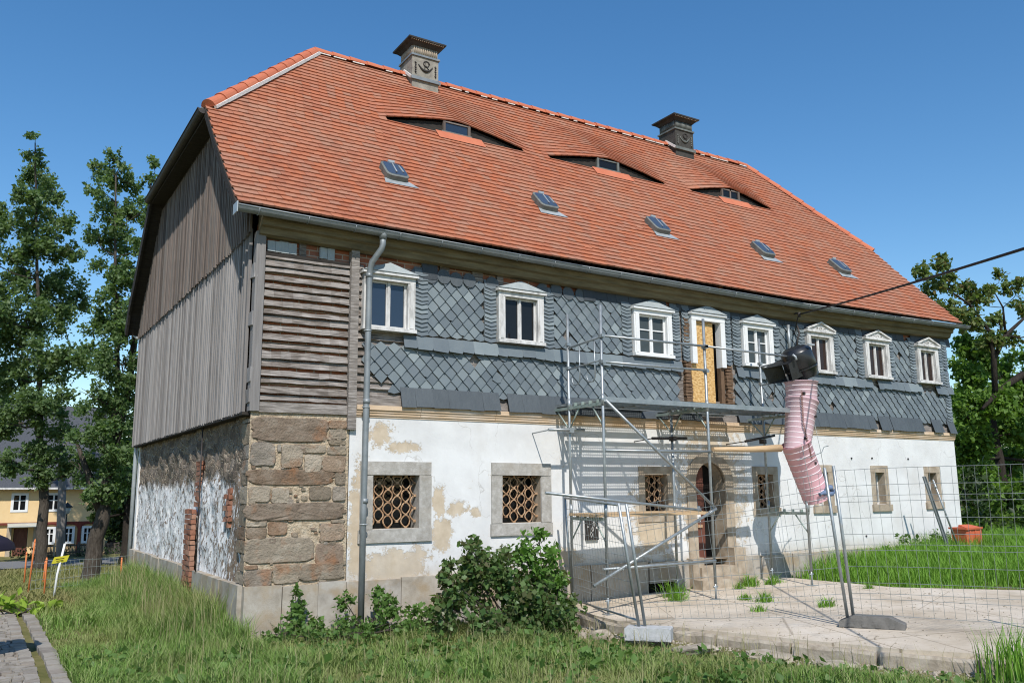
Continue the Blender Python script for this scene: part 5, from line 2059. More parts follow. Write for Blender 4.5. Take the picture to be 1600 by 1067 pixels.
RK = [((4.22, -2.35, .26), (.17, .10, .10), 'angular stone lying left of the concrete block foot at the yard corner'),
      ((4.05, -2.15, .24), (.09, .07, .06), 'small pale stone at the right edge of the big bush'),
      ((4.62, -3.75, .24), (.42, .13, .07), 'long flat mortar lump lying in the grass below the kerb'),
      ((5.05, -4.55, .24), (.34, .14, .06), 'flat slab of rubble below the kerb between the fence feet'),
      ((5.3, -5.3, .23), (.26, .12, .05), 'grey rubble patch under the kerb left of the rubber foot'),
      ((3.05, -2.95, .24), (.07, .06, .05), 'small whitish stone in the grass in front of the bush')]
for c, r, lab in RK: rock('rubble_stone', c, r, M['concrete'], lab, 'stone', 'rubble stones along the kerb')
rock('roof_slate_piece', (1.3, -2.6, .28), (.11, .08, .012), M['slate'], 'small broken slate lying in the front grass', 'slate')

# ------------------------------------------------------------------ left side things
def stake(x, y, h_, lean, label):
    z = float(gz(x, y))
    b = MB()
    a = Vector((x, y, z - .05)); e = Vector((x + lean, y, z + h_))
    b.tube([a, a + (e - a) * .97, e], [.016, .016, .004], 8)
    b.tube([a + (e - a) * .94, a + (e - a) * .955], [.021, .021], 8)
    return tag(b.build('marker_stake', M['orange_stake']), label, 'stake', 'orange marker stakes in the lawn')


stake(-1.93, 6.3, .78, -.005, 'tallest orange stake, right behind the end of the cobbled path')
stake(-2.17, 6.8, 1.10, .05, 'orange stake in the grass behind the tallest one, leaning slightly')
stake(-2.10, 9.6, .75, .0, 'short orange stake between the two stakes near the path end')
stake(-2.0, 11.5, .75, .0, 'far orange stake in front of the left tree trunk')
stake(-1.55, 12.5, .7, .02, 'far orange stake right of the left tree trunk')
stake(-.42, 8.0, .62, .0, 'orange stake close to the rear corner of the house')
t = thing('warning_sign', (-1.72, 6.0, .28), 'small yellow sign on a leaning white stick in the lawn', 'sign')
b = MB()
zb = float(gz(-1.72, 6.0))
b.tube([(-1.80, 6.0, zb - .05), (-1.765, 6.0, zb + .5), (-1.68, 6.0, zb + 1.04)], .020, 8)
b.build('stick', M['white_new'], t)
b = MB()
b.obox((-1.735, 5.97, zb + .76), (.125, .03, .012), (.02, -.012, .06), Vector((0, .004, 0)))
sg = b.build('sign_board', M['yellow_sign'], t)
b = MB()
for k in range(2):
    b.obox((-1.735 - .01, 5.958, zb + .775 - k * .035), (.07 - .012 * k, .017, .007), (.003, -.002, .006), Vector((0, .002, 0)))
b.build('printed_line', M['black_print'], sg)
# wire fence behind the stakes
t = thing('wire_fence', (-.3, 10.5, .2), 'thin low wire fence crossing the lawn behind the stakes', 'wire fence')
b = MB()
for k in range(4):
    b.tube([(-2.1 + 2.0 * q / 12, 7.4 + 1.2 * q / 12, .42 + .16 * k + .01 * math.sin(q + k)) for q in range(13)], .004, 4, smooth=False)
for k in range(24):
    u = k / 23
    b.tube([(-2.1 + 2.0 * u, 7.4 + 1.2 * u, .40), (-2.1 + 2.0 * u, 7.4 + 1.2 * u, .92)], .0025, 3, smooth=False)
b.build('wire_mesh', M['wire'], t)
t = thing('umbrella', (-3.42, -.3, .3), 'dark blue umbrella whose rim shows at the left edge above the path', 'umbrella')
b = MB()
n = 24
for r_ in range(6):
    pass
rings = []
for k in range(7):
    a = k / 6 * .5 * math.pi
    rr = .66 * math.sin(a) if k else .001
    rings.append([(-3.40 + rr * math.cos(q * 2 * math.pi / n) * (1 + .03 * math.cos(4 * q * 2 * math.pi / n)), -.3 + rr * math.sin(q * 2 * math.pi / n), 1.60 + .24 * math.cos(a)) for q in range(n)])
vs = [p for r_ in rings for p in r_]
b.add(vs, [(i * n + q, i * n + (q + 1) % n, (i + 1) * n + (q + 1) % n, (i + 1) * n + q) for i in range(6) for q in range(n)], 0, True)
b.add([(p[0], p[1], p[2] - .012) for p in vs], [(i * n + q, (i + 1) * n + q, (i + 1) * n + (q + 1) % n, i * n + (q + 1) % n) for i in range(6) for q in range(n)], 0, True)
b.build('canopy', M['umbrella'], t)
b = MB()
b.tube([(-3.40, -.3, .3), (-3.40, -.3, 1.9)], .016, 8)
b.build('pole', M['dark_metal'], t)

# ------------------------------------------------------------------ the yellow house across the street
Y0 = 33.0
GZ0 = -.48
t = thing('half_timbered_house', (-2, Y0, GZ0), 'pale yellow house with oxblood timber arches and dark slate roof across the street', 'house')
X0, X1 = -14.0, 2.15
ZE, ZM = 2.58, 1.02
b = MB()
up = [(-8.4 + 1.36 * k, -7.9 + 1.36 * k, 1.56, 2.24) for k in range(7)]
holed_wall(b, X0, X1, ZM, ZE, up, Y0, .12, 0, 1, 2)
lowh = [(-1.48, -.92, GZ0, .78)] + [(-.22 + .78 * k, .10 + .78 * k, .10, .72) for k in range(3)] + [(-4.5, -4.1, .1, .72), (-3.4, -3.0, .1, .72)]
holed_wall(b, X0, X1, GZ0, ZM, lowh, Y0 + .06, .12, 0, 1, 2)
b.add([(X1, Y0, GZ0), (X1, Y0 + 8, GZ0), (X1, Y0 + 8, ZE), (X1, Y0 + 4, ZE + 3.4), (X1, Y0, ZE)], [(0, 1, 2, 3, 4)], 0)
b.build('wall', [M['yellow_render'], M['white_new'], M['inside']], t, recalc=False)
b = MB()
b.box(X0, X1 + .02, Y0 - .06, Y0 + .05, ZM - .10, ZM + .0)
for k in range(5):
    x = -.42 + .78 * k - (.0)
    if x > X1: break
    b.box(x - .06, x + .07, Y0 - .05, Y0 + .05, GZ0, ZM - .1)
for k in range(3):        # arched braces
    xa, xb = -.35 + .78 * k, .30 + .78 * k
    n = 8
    for q in range(n):
        a0, a1 = math.pi * q / n, math.pi * (q + 1) / n
        xm, rr = (xa + xb) / 2, (xb - xa) / 2
        p0 = (xm + rr * math.cos(a0), Y0 - .04, .68 + .22 * math.sin(a0)); p1 = (xm + rr * math.cos(a1), Y0 - .04, .68 + .22 * math.sin(a1))
        b.prism([p0, p1, (p1[0], Y0 - .04, ZM - .1), (p0[0], Y0 - .04, ZM - .1)], (0, .08, 0))
b.box(1.78, X1 + .03, Y0 - .055, Y0 + .05, GZ0, ZM - .1)
b.build('timber_arcade', M['oxblood'], t)
for (a, c, e, f) in up + lowh[1:]:
    b = MB()
    b.box(a - .09, a + .02, Y0 - .03, Y0 + .1, e - .08, f + .08); b.box(c - .02, c + .09, Y0 - .03, Y0 + .1, e - .08, f + .08)
    b.box(a + .02, c - .02, Y0 - .03, Y0 + .1, f - .02, f + .08); b.box(a + .02, c - .02, Y0 - .03, Y0 + .1, e - .08, e + .02)
    b.box((a + c) / 2 - .03, (a + c) / 2 + .03, Y0 + .0, Y0 + .1, e, f)
    b.box(a, c, Y0 + .01, Y0 + .1, e + (f - e) * .62 - .02, e + (f - e) * .62 + .02)
    w_ = b.build('window', M['white_new'], t)
    b = MB()
    b.box(a, c, Y0 + .05, Y0 + .06, e, f)
    b.build('window_pane', M['glass'], w_)
b = MB()
b.box(-1.46, -.94, Y0 + .08, Y0 + .12, GZ0, .76)
b.box(-1.34, -1.06, Y0 + .05, Y0 + .08, .25, .62)
b.build('front_door', M['door_brown'], t)
b = MB()
b.add([(-1.75, Y0 - .7, .86), (-.55, Y0 - .7, .86), (-.55, Y0 - .05, 1.0), (-1.75, Y0 - .05, 1.0)], [(0, 1, 2, 3)])
b.box(-1.76, -.54, Y0 - .72, Y0 - .68, .84, .88)
b.build('door_canopy', M['lamp_glass'], t)
for x in (-1.66, -.62):
    b = MB()
    b.box(x - .09, x + .09, Y0 - .14, Y0 + .05, GZ0, .92)
    b.build('door_pilaster', M['stone_beige'], t)
b = MB()
b.add([(X0, Y0 - .35, ZE - .06), (X1 + .25, Y0 - .35, ZE - .06), (X1 + .25, Y0 + 4, ZE + 4.1), (X0, Y0 + 4, ZE + 4.1)], [(0, 1, 2, 3)])
b.add([(X0, Y0 + 8.3, ZE - .06), (X1 + .25, Y0 + 8.3, ZE - .06), (X1 + .25, Y0 + 4, ZE + 4.1), (X0, Y0 + 4, ZE + 4.1)], [(0, 1, 2, 3)])
rf = b.build('roof', M['far_roof'], t)
b = MB()
b.box(X0, X1 + .25, Y0 - .44, Y0 - .34, ZE - .1, ZE - .02)
b.build('gutter', M['white_old'], t)

# garden fence in front of it
t = thing('garden_fence', (.8, 31.2, -.45), 'low dark picket fence in front of the yellow house', 'fence')
b = MB()
for k in range(75):
    x = -.35 + .058 * k
    b.box(x, x + .03, 31.15, 31.17, -.40, .10 + .02 * math.sin(k))
b.build('picket_row', M['garden_fence_wood'], t)
for z in (-.28, -.0):
    b = MB(); b.box(-.4, 4.1, 31.17, 31.2, z, z + .06); b.build('rail', M['garden_fence_wood'], t)
for x in (.05, 1.0, 2.02, 3.0):
    b = MB(); b.box(x - .04, x + .04, 31.12, 31.22, -.45, .24 if x > 1.5 else .16); b.build('post', M['plank'] if x in (2.02, .05) else M['garden_fence_wood'], t)

b = MB()
b.tube([(.09, 28, -.55), (.0, 28, .6), (-.16, 28, 4.4)], [.17, .165, .14], 14)
for z in (.9, 2.4): b.tube([(-.02 - .0 * z, 28, z), (-.022, 28, z + .03)], .172, 14)
tag(b.build('utility_pole', M['pole_wood']), 'weathered grey wooden utility pole in front of the yellow house', 'utility pole')
t = thing('street_lamp', (.30, 29.4, -.45), 'dark green street lamp with lantern head beside the utility pole', 'street lamp')
b = MB()
b.tube([(.28, 29.4, -.45), (.28, 29.4, .1), (.28, 29.4, .12), (.28, 29.4, 1.42)], [.05, .045, .03, .025], 10)
b.build('lamp_post', M['dark_metal'], t)
b = MB()
b.tube([(.28, 29.4, 1.42), (.28, 29.4, 1.46), (.28, 29.4, 1.70)], [.03, .10, .17], 8)
lh = b.build('lantern', M['lamp_glass'], t)
b = MB()
b.tube([(.28, 29.4, 1.70), (.28, 29.4, 1.74), (.28, 29.4, 1.84), (.28, 29.4, 1.92)], [.21, .20, .08, .015], 8)
b.build('lantern_cap', M['dark_metal'], lh)

# crown clumps of the trees: x, y, z, radius
T1 = [(-2.43, 22.27, 15.14, 0.21),(-2.32, 22.76, 14.64, 0.47),(-2.04, 24.56, 14.49, 0.65),(-1.63, 23.86, 13.62, 0.64),(-2.51, 22.3, 12.98, 0.51),(-2.07, 23.39, 12.52, 0.79),(-2.69, 23.53, 11.84, 0.66),(-1.31, 22.51, 12.03, 0.61),(-3.07, 24.35, 12.75, 0.48),(-0.84, 22.36, 11.09, 0.52),(-1.66, 23.25, 11.24, 0.78),(-2.44, 23.65, 10.81, 0.66),(-2.72, 23.38, 9.63, 0.65),(-1.79, 23.88, 10.09, 0.79),(-0.91, 24.36, 10.3, 0.69),(-0.28, 25.06, 9.75, 0.5),(-2.08, 22.91, 8.42, 0.88),(-1.0, 24.08, 8.73, 0.8),(-2.66, 24.23, 8.12, 0.78),(-1.57, 22.94, 7.07, 0.99),(-0.66, 22.0, 7.01, 0.64),(-2.3, 25.12, 6.58, 0.92),(-1.06, 22.95, 5.7, 0.99),(-1.81, 23.0, 4.99, 0.86),(-2.38, 24.85, 4.87, 0.71),(-0.54, 23.87, 4.63, 0.71),(-1.49, 23.51, 3.66, 0.69),(-0.58, 24.47, 3.47, 0.6),(-2.11, 22.1, 3.37, 0.55),(-0.14, 24.26, 3.0, 0.48),(-1.24, 23.2, 2.86, 0.46),(-3.29, 22.29, 8.65, 0.78),(-3.24, 24.11, 7.1, 0.93),(-2.99, 24.98, 5.33, 0.94),(-3.64, 22.66, 10.53, 0.68)]
T2 = [(-0.59, 13.86, 11.83, 0.26),(-1.0, 13.2, 11.08, 0.25),(0.56, 14.08, 11.89, 0.21),(-0.45, 14.04, 11.28, 0.48),(-1.01, 13.04, 10.48, 0.35),(0.02, 14.26, 11.15, 0.34),(0.5, 13.92, 11.23, 0.28),(-0.64, 13.97, 10.17, 0.47),(-0.01, 14.24, 10.25, 0.49),(0.38, 13.46, 10.29, 0.33),(-0.85, 14.12, 9.42, 0.33),(-0.2, 14.36, 9.39, 0.52),(0.16, 12.8, 8.95, 0.39),(-0.41, 14.3, 8.58, 0.48),(0.08, 13.39, 8.25, 0.5),(-0.27, 13.56, 7.51, 0.59),(0.27, 12.89, 7.44, 0.44),(-0.49, 14.0, 6.84, 0.5),(0.07, 13.18, 6.58, 0.61),(-0.56, 14.34, 5.98, 0.5),(-0.04, 13.15, 5.68, 0.66),(0.53, 13.72, 5.25, 0.5),(-0.58, 13.4, 4.8, 0.57),(0.13, 13.83, 4.52, 0.67),(-0.71, 12.99, 3.75, 0.47),(-0.08, 12.96, 3.42, 0.64),(0.58, 14.09, 3.67, 0.5),(-0.83, 14.1, 3.12, 0.38),(-0.25, 13.73, 2.77, 0.48),(0.52, 14.44, 2.7, 0.43),(-0.61, 13.01, 2.26, 0.33),(0.11, 14.3, 1.99, 0.32),(0.58, 12.94, 6.94, 0.53),(1.02, 14.53, 5.37, 0.56)]
T3 = [(1.71, 24.87, 2.28, 0.7),(2.01, 24.82, 3.64, 0.76),(1.7, 25.91, 0.9, 0.56),(2.24, 25.36, 1.52, 0.63),(2.52, 25.37, 0.52, 0.51),(1.46, 23.16, 3.21, 0.6),(2.55, 24.11, 2.51, 0.99),(0.72, 23.25, 1.59, 0.42),(1.98, 23.58, 4.93, 0.74),(2.49, 23.64, 4.21, 0.74)]
T4 = [(23.06, 4.36, 9.28, 0.28),(21.28, 2.6, 8.92, 0.29),(21.5, 3.01, 8.27, 0.36),(23.37, 3.48, 8.8, 0.37),(25.54, 4.34, 8.91, 0.4),(24.76, 4.62, 8.31, 0.4),(25.67, 4.0, 8.52, 0.35),(24.15, 2.81, 8.44, 0.27),(26.4, 3.61, 9.43, 0.22),(27.8, 3.99, 9.22, 0.3),(25.48, 2.42, 8.83, 0.21),(27.96, 3.93, 8.52, 0.37),(23.72, 3.18, 7.51, 0.41),(23.95, 3.72, 7.84, 0.38),(26.57, 3.91, 7.92, 0.31),(27.26, 3.91, 7.3, 0.36),(25.21, 3.56, 7.07, 0.38),(28.66, 3.63, 8.54, 0.41),(27.15, 2.78, 7.34, 0.43),(29.42, 3.49, 9.31, 0.35),(27.85, 2.6, 6.49, 0.43)]
T5 = [(26.35, 4.95, 7.15, 0.45),(27.23, 5.09, 6.78, 0.65),(29.69, 5.66, 6.67, 0.54),(25.72, 4.74, 5.95, 0.62),(25.18, 3.85, 5.17, 0.7),(29.01, 5.07, 5.36, 0.71),(24.72, 4.29, 4.55, 0.6),(28.89, 5.58, 4.33, 0.78),(29.05, 4.73, 4.4, 0.7),(25.62, 4.71, 3.53, 0.72),(30.27, 5.98, 3.19, 0.85),(26.25, 4.74, 2.45, 0.77),(28.39, 4.64, 2.0, 0.75),(24.93, 4.64, 2.03, 0.6),(27.21, 4.95, 1.36, 0.67),(27.21, 4.02, 0.95, 0.61),(25.87, 5.11, 1.06, 0.48),(33.67, 6.01, 5.8, 0.91),(31.96, 5.15, 3.67, 0.98),(32.35, 5.59, 1.49, 0.99),(33.4, 6.07, 7.37, 0.65)]

# ------------------------------------------------------------------ vegetation
def leaves(name, pts, size, mat_, parent=None, droop=.25, wf=.36, jitter=.35):
    """pts (n,3): one folded leaf of two quads-halves per point"""
    n = len(pts)
    if n == 0: return None
    d = rng.normal(size=(n, 3)); d[:, 2] -= droop
    d /= np.linalg.norm(d, axis=1)[:, None]
    u = rng.normal(size=(n, 3)); u[:, 2] += 1.0
    s = np.cross(d, u); s /= (np.linalg.norm(s, axis=1)[:, None] + 1e-9)
    nn = np.cross(s, d)
    sz = size * (1 + jitter * rng.normal(size=n)).clip(.5, 1.8)
    sz = sz[:, None]
    wd = sz * wf
    p0 = pts; p3 = pts + d * sz
    m = pts + d * sz * .5
    l1 = m + s * wd + nn * sz * .10; r1 = m - s * wd + nn * sz * .10
    V = np.stack([p0, l1, p3, r1], 1).reshape(-1, 3)
    i = np.arange(n)[:, None] * 4
    F = np.concatenate([i + np.array([[0, 2, 1]]), i + np.array([[0, 3, 2]])], 1).reshape(-1, 3)
    return fast_mesh(name, V, F, mat_, parent)


def clump_pts(clumps, dens, pw=.45, squash=(1, 1, 1), gap=.0):
    out = []
    for (x, y, z, r) in clumps:
        n = int(dens * r * r)
        if n < 6: n = 6
        v = rng.normal(size=(n, 3)); v /= np.linalg.norm(v, axis=1)[:, None]
        rad = r * rng.random(n) ** pw
        # lumpy surface
        ph = rng.random(3) * 6
        lump = 1 + .32 * np.sin(v[:, 0] * 4 + ph[0]) * np.sin(v[:, 1] * 4 + ph[1]) + .24 * np.sin(v[:, 2] * 5 + ph[2])
        p = v * (rad * lump)[:, None] * np.array(squash)
        out.append(p + np.array([x, y, z]))
    return np.concatenate(out)


def sub_clumps(clumps, k, f=.5):
    """breaks each clump into small sprays so that gaps show between them"""
    out = []
    for (x, y, z, r) in clumps:
        for _ in range(k):
            v = rng.normal(size=3); v /= np.linalg.norm(v)
            q = r * (.45 + .6 * rng.random())
            out.append((x + v[0] * q, y + v[1] * q, z + v[2] * q * .9, r * f * (.6 + .7 * rng.random())))
    return out


def tree(name, label, cat, trunk, rads, clumps, mat_leaf, mat_bark, dens, lsize, sub=9, group=None, branches=None, twig=True, sf=.42, pw=.5):
    t = thing(name, trunk[0], label, cat, group)
    b = MB()
    tr = [Vector(p) for p in trunk]
    # denser trunk with slight wander
    pts, rr = [], []
    for i in range(len(tr) - 1):
        for q in range(4):
            u = q / 4
            p = tr[i] + (tr[i + 1] - tr[i]) * u
            w_ = rads[i] * .18
            pts.append(p + Vector((random.uniform(-w_, w_), random.uniform(-w_, w_), 0))); rr.append(rads[i] + (rads[i + 1] - rads[i]) * u)
    pts.append(tr[-1]); rr.append(rads[-1])
    rr[0] *= 1.45
    b.tube(pts, rr, 12)
    b.build('trunk', mat_bark, t)
    b = MB()
    limbs = list(zip(pts, rr))
    for br in (branches or []):
        b.tube([Vector(p) for p in br[0]], br[1], 8)
        for k, p in enumerate(br[0]): limbs.append((Vector(p), br[1][k]))
    for (x, y, z, r) in clumps:
        c = Vector((x, y, z))
        best = None
        for p, q in limbs:
            dd = (p - c).length + max(0, p.z - c.z + .3 * r) * 2.0
            if best is None or dd < best[0]: best = (dd, p, q)
        p, q = best[1], best[2]
        mid = p + (c - p) * .5 + Vector((random.uniform(-.15, .15), random.uniform(-.15, .15), -.08 * (c - p).length))
        r0 = max(min(q * .5, .02 + .02 * (c - p).length), .012)
        b.tube([p, mid, c], [r0, r0 * .7, r0 * .35], 6)
        if twig:
            for _ in range(5):
                v = Vector(rng.normal(size=3)); v.normalize(); v.z = abs(v.z) * .7
                b.tube([mid + (c - mid) * random.random(), c + v * r * random.uniform(.4, .95)], [r0 * .35, .005], 4)
    b.build('branches', mat_bark, t)
    if len(trunk) > 5:
        for q in range(7):
            u = .45 + .5 * q / 6
            k_ = min(int(u * (len(pts) - 1)), len(pts) - 1)
            clumps = clumps + [(pts[k_].x + random.uniform(-.15, .15), pts[k_].y - .25, pts[k_].z, .42 - .15 * u)]
    P = clump_pts(sub_clumps(clumps, sub, sf), dens, pw)
    leaves('crown', P, lsize, mat_leaf, t)
    return t


tree('poplar_tree', 'tall dark green poplar, left of the two tall trees beside the house', 'tree',
     [(-.93, 23.6, -.5), (-.95, 23.6, .94), (-.99, 23.6, 2.29), (-1.25, 23.6, 3.9), (-1.5, 23.5, 7.2), (-1.9, 23.4, 11.0), (-2.3, 22.6, 15.0)], [.22, .18, .16, .12, .08, .05, .02],
     T1, M['leaf_tall'], M['bark'], 1500, .12, sub=11, sf=.40)
tree('poplar_tree', 'forked poplar with a thick leaning trunk, close behind the rear corner of the house', 'tree',
     [(-.45, 13.6, -.3), (-.33, 13.6, .76), (-.2, 13.6, 1.75), (-.12, 13.6, 2.8), (-.05, 13.6, 5.2), (-.3, 13.6, 8.0), (-.46, 13.8, 11.2)], [.24, .205, .18, .12, .07, .045, .02],
     T2, M['leaf_second'], M['bark'], 2300, .09, sub=12, sf=.40,
     branches=[([(-.2, 13.6, 1.75), (-.55, 13.7, 2.6), (-.95, 13.6, 3.6)], [.16, .10, .04]), ([(-.12, 13.6, 2.8), (.25, 13.7, 5.2), (.45, 13.9, 8.5), (.52, 14, 11.4)], [.13, .10, .06, .02])])
tree('dark_tree', 'dense dark tree in the shade behind the house corner', 'tree', [(2.0, 24.6, -.5), (2.0, 24.6, 1.5), (2.0, 24.6, 4.5)], [.2, .16, .05], T3, M['leaf_dark'], M['bark_dark'], 1000, .14, sub=9, sf=.5)
tree('cherry_tree', 'thin leaved old cherry tree with bare dark limbs against the sky at the right', 'tree',
     [(28.6, 3.6, .7), (28.2, 3.6, 3.4), (27.5, 3.5, 5.6), (27.0, 3.5, 6.0)], [.26, .22, .17, .13], T4, M['leaf_cherry'], M['bark_dark'], 1100, .14, sub=11, sf=.46,
     branches=[([(27.0, 3.5, 6.0), (26.1, 3.5, 5.65), (25.15, 3.5, 5.2), (24.3, 3.5, 4.7)], [.13, .11, .09, .05]),
               ([(25.15, 3.5, 5.3), (25.29, 3.5, 6.42), (25.0, 3.4, 7.3), (24.0, 3.4, 8.1), (23.0, 3.6, 8.6)], [.10, .09, .06, .04, .02]),
               ([(25.29, 3.5, 6.42), (26.15, 3.5, 7.27), (27.46, 3.5, 8.0), (28.3, 3.5, 8.5)], [.09, .07, .045, .02]),
               ([(26.15, 3.5, 7.27), (26.0, 3.4, 8.2), (25.6, 3.5, 8.9)], [.05, .03, .012])])
tree('leafy_tree', 'dense bright green tree beyond the right end of the house', 'tree',
     [(28.2, 5.2, .6), (28.1, 5.2, 2.5), (27.9, 5.2, 5.5)], [.22, .17, .06], T5, M['leaf_right'], M['bark_dark'], 1300, .15, sub=12, sf=.5)
# more trees standing farther off, right of and behind the house
far = []
for k, (x, y, h_, r_) in enumerate(((34, 9, 5.6, 2.6), (37, 3.5, 5.0, 2.6), (32, 14, 6.0, 2.8))):
    cl = [(x + random.uniform(-1, 1) * r_ * .6, y + random.uniform(-1, 1) * r_ * .6, .6 + h_ * random.uniform(.25, .95), r_ * random.uniform(.35, .55)) for _ in range(14)]
    tree('leafy_tree', ['rounded green tree far behind the bright tree at the right', 'farther green tree at the right edge of the picture', 'green tree mostly hidden behind the right end of the house'][k], 'tree',
         [(x, y, .5), (x, y, 2.2), (x, y, h_ * .8)], [.22, .18, .06], cl, M['leaf_right'], M['bark_dark'], 160, .26, sub=7, sf=.55, twig=False)
for k, (x, y, h_, r_) in enumerate(((5.2, 40, 5.0, 2.2), (9.5, 44, 6.5, 3), (3.2, 37.5, 3.0, 1.4), (-9, 47, 8.5, 3.2), (-3, 50, 8, 3.4))):
    cl = [(x + random.uniform(-1, 1) * r_ * .6, y + random.uniform(-1, 1) * r_ * .6, -.2 + h_ * random.uniform(.2, .95), r_ * random.uniform(.35, .55)) for _ in range(14)]
    tree('distant_tree', ['distant dark tree between the yellow house and the old farmhouse', 'distant tree behind the farmhouse, partly hidden by its gable', 'low distant tree at the end of the picket fence', 'distant tree behind the yellow house roof at the far left', 'distant tree behind the yellow house roof'][k],
         'tree', [(x, y, -.5), (x, y, 1.2), (x, y, h_ * .8)], [.25, .2, .06], cl, M['leaf_dark'], M['bark_dark'], 130, .26, sub=7, sf=.55, twig=False)


def shrub(name, label, clumps, mat_, dens, size, base, group=None, stems=9, sub=8, sf=.45, cat='shrub'):
    t = thing(name, base, label, cat, group)
    b = MB()
    for (x, y, z, r) in clumps:
        q = Vector(base) + Vector((random.uniform(-.12, .12), random.uniform(-.12, .12), 0))
        c = Vector((x, y, z))
        m_ = q + (c - q) * .55 + Vector((random.uniform(-.06, .06), random.uniform(-.06, .06), .03))
        b.tube([q, m_, c], [.012, .009, .005], 5)
        for _ in range(4):
            v = Vector(rng.normal(size=3)).normalized() * r * .9
            b.tube([c, c + v], [.004, .002], 4)
    b.build('stems', M['bark'], t)
    leaves('foliage', clump_pts(sub_clumps(clumps, sub, sf), dens, .55), size, mat_, t, droop=.15, wf=.44 if size > .058 and size < .08 else .30)
    return t


# the big bush against the white wall (rose-like) with an elder shoot on top
BB = [(2.75, -1.3, 1.38, .16), (2.85, -1.3, 1.15, .24), (2.6, -1.2, .95, .26), (2.45, -1.4, .65, .26), (3.0, -1.35, .85, .34), (3.3, -1.4, 1.05, .32), (3.6, -1.3, .85, .34), (3.9, -1.3, .75, .34), (4.15, -1.2, .65, .30),
      (3.2, -1.7, .55, .34), (3.6, -1.8, .5, .34), (2.9, -1.8, .5, .3), (4.1, -1.5, .42, .28), (2.75, -1.75, .35, .24), (3.35, -2.0, .32, .24), (3.8, -2.0, .32, .24), (4.25, -1.4, .38, .2), (3.45, -1.15, 1.25, .22), (3.05, -1.1, 1.28, .16), (2.5, -1.2, 1.2, .09), (2.38, -1.2, 1.0, .10)]
shrub('rose_bush', 'large dark glossy leaved bush against the white wall beside the fence', BB + [(2.5, -1.45, .95, .2), (2.4, -1.3, .6, .22), (2.82, -1.3, 1.5, .10), (2.33, -1.35, 1.08, .07), (4.35, -1.2, .95, .12), (4.4, -1.35, .5, .2)], M['leaf_bush'], 1700, .074, (3.3, -1.4, .22), stems=14, sub=11, sf=.5)
EB = [(3.8, -1.35, 1.42, .22), (4.0, -1.35, 1.30, .24), (4.15, -1.35, 1.05, .22), (3.65, -1.4, 1.22, .22), (4.25, -1.3, .85, .18), (3.95, -1.4, 1.0, .22), (4.3, -1.2, .62, .14), (3.92, -1.3, 1.58, .08)]
shrub('elder_bush', 'fresh light green elder shoots rising out of the big dark bush', EB, M['leaf_elder'], 2000, .085, (3.9, -1.35, .25), sub=8)
IV = [(.62, -.32, .86, .10), (.70, -.32, .68, .15), (.62, -.35, .5, .18), (.35, -.4, .38, .2), (.8, -.42, .36, .2), (.1, -.4, .3, .14)]
shrub('hop_shrub', 'climbing young plant against the plinth stones at the exposed corner', IV, M['leaf_low'], 2600, .062, (.62, -.3, .24))
LV = [(1.28, -.45, .74, .13), (1.3, -.5, .52, .18), (1.5, -.6, .36, .22), (1.85, -.5, .78, .16), (2.0, -.5, .62, .17), (1.85, -.55, .45, .22), (2.25, -.6, .38, .22), (1.2, -.65, .28, .2), (2.0, -.8, .28, .2)]
shrub('leafy_shrub', 'light green shrub growing round the foot of the front downpipe', LV, M['leaf_low'], 2600, .066, (1.6, -.55, .23))
LV = [(2.45, -.8, .55, .16), (2.3, -.9, .4, .2), (2.55, -1.0, .32, .2), (2.15, -1.1, .26, .18)]
shrub('leafy_shrub', 'low green shrub between the downpipe shrub and the big bush', LV, M['leaf_low'], 2600, .058, (2.35, -.95, .22))
LV = [(.1 + .24 * k, -.62 - .16 * (k % 3), .34 + .05 * ((k * 2) % 3), .19) for k in range(11)]
shrub('bramble_patch', 'low bramble leaves along the foot of the plinth', LV, M['leaf_low'], 1800, .055, (.9, -.75, .2))
LV = [(15.2, -.6, 1.05, .22), (14.2, -.45, .95, .22), (13.5, -.4, .9, .2), (15.9, -1.25, 1.0, .2), (14.9, -.5, 1.15, .14), (13.9, -.4, 1.15, .1)]
shrub('weed_shrub', 'tall weeds against the wall in front of the orange bin', LV, M['leaf_low'], 700, .08, (14.6, -.5, .7))
LV = [(17.6, -.2, 1.1, .5), (18.4, .3, 1.4, .6), (19.5, -.5, 1.2, .6), (20.6, .2, 1.6, .8), (22.2, .6, 1.5, .8), (18.9, 1.2, 2.2, .7), (20.2, 2.0, 2.4, .8), (24, .6, 1.5, .8)]
shrub('hedge_shrub', 'dark undergrowth behind the mesh fence at the right end of the house', LV, M['leaf_dark'], 420, .13, (19.5, .5, .8), sub=8)
LV = [(-2.72, 4.25, .42, .2), (-2.45, 4.3, .42, .2), (-2.15, 4.4, .40, .18), (-2.9, 4.2, .5, .22), (-1.95, 4.5, .4, .12)]
shrub('hosta_plant', 'lime green broad leaved plant at the end of the cobbled path', LV, M['leaf_lime'], 260, .16, (-2.5, 4.35, .3), cat='plant', sub=5)
LV = [(-1.4 + .5 * k, 30.6, -.2, .32) for k in range(3)] + [(.5 + .5 * k, 30.3, -.3, .28) for k in range(5)]
shrub('garden_hedge', 'dark low hedge along the street in front of the yellow house', LV, M['leaf_dark'], 500, .10, (.3, 30.4, -.5), cat='hedge')
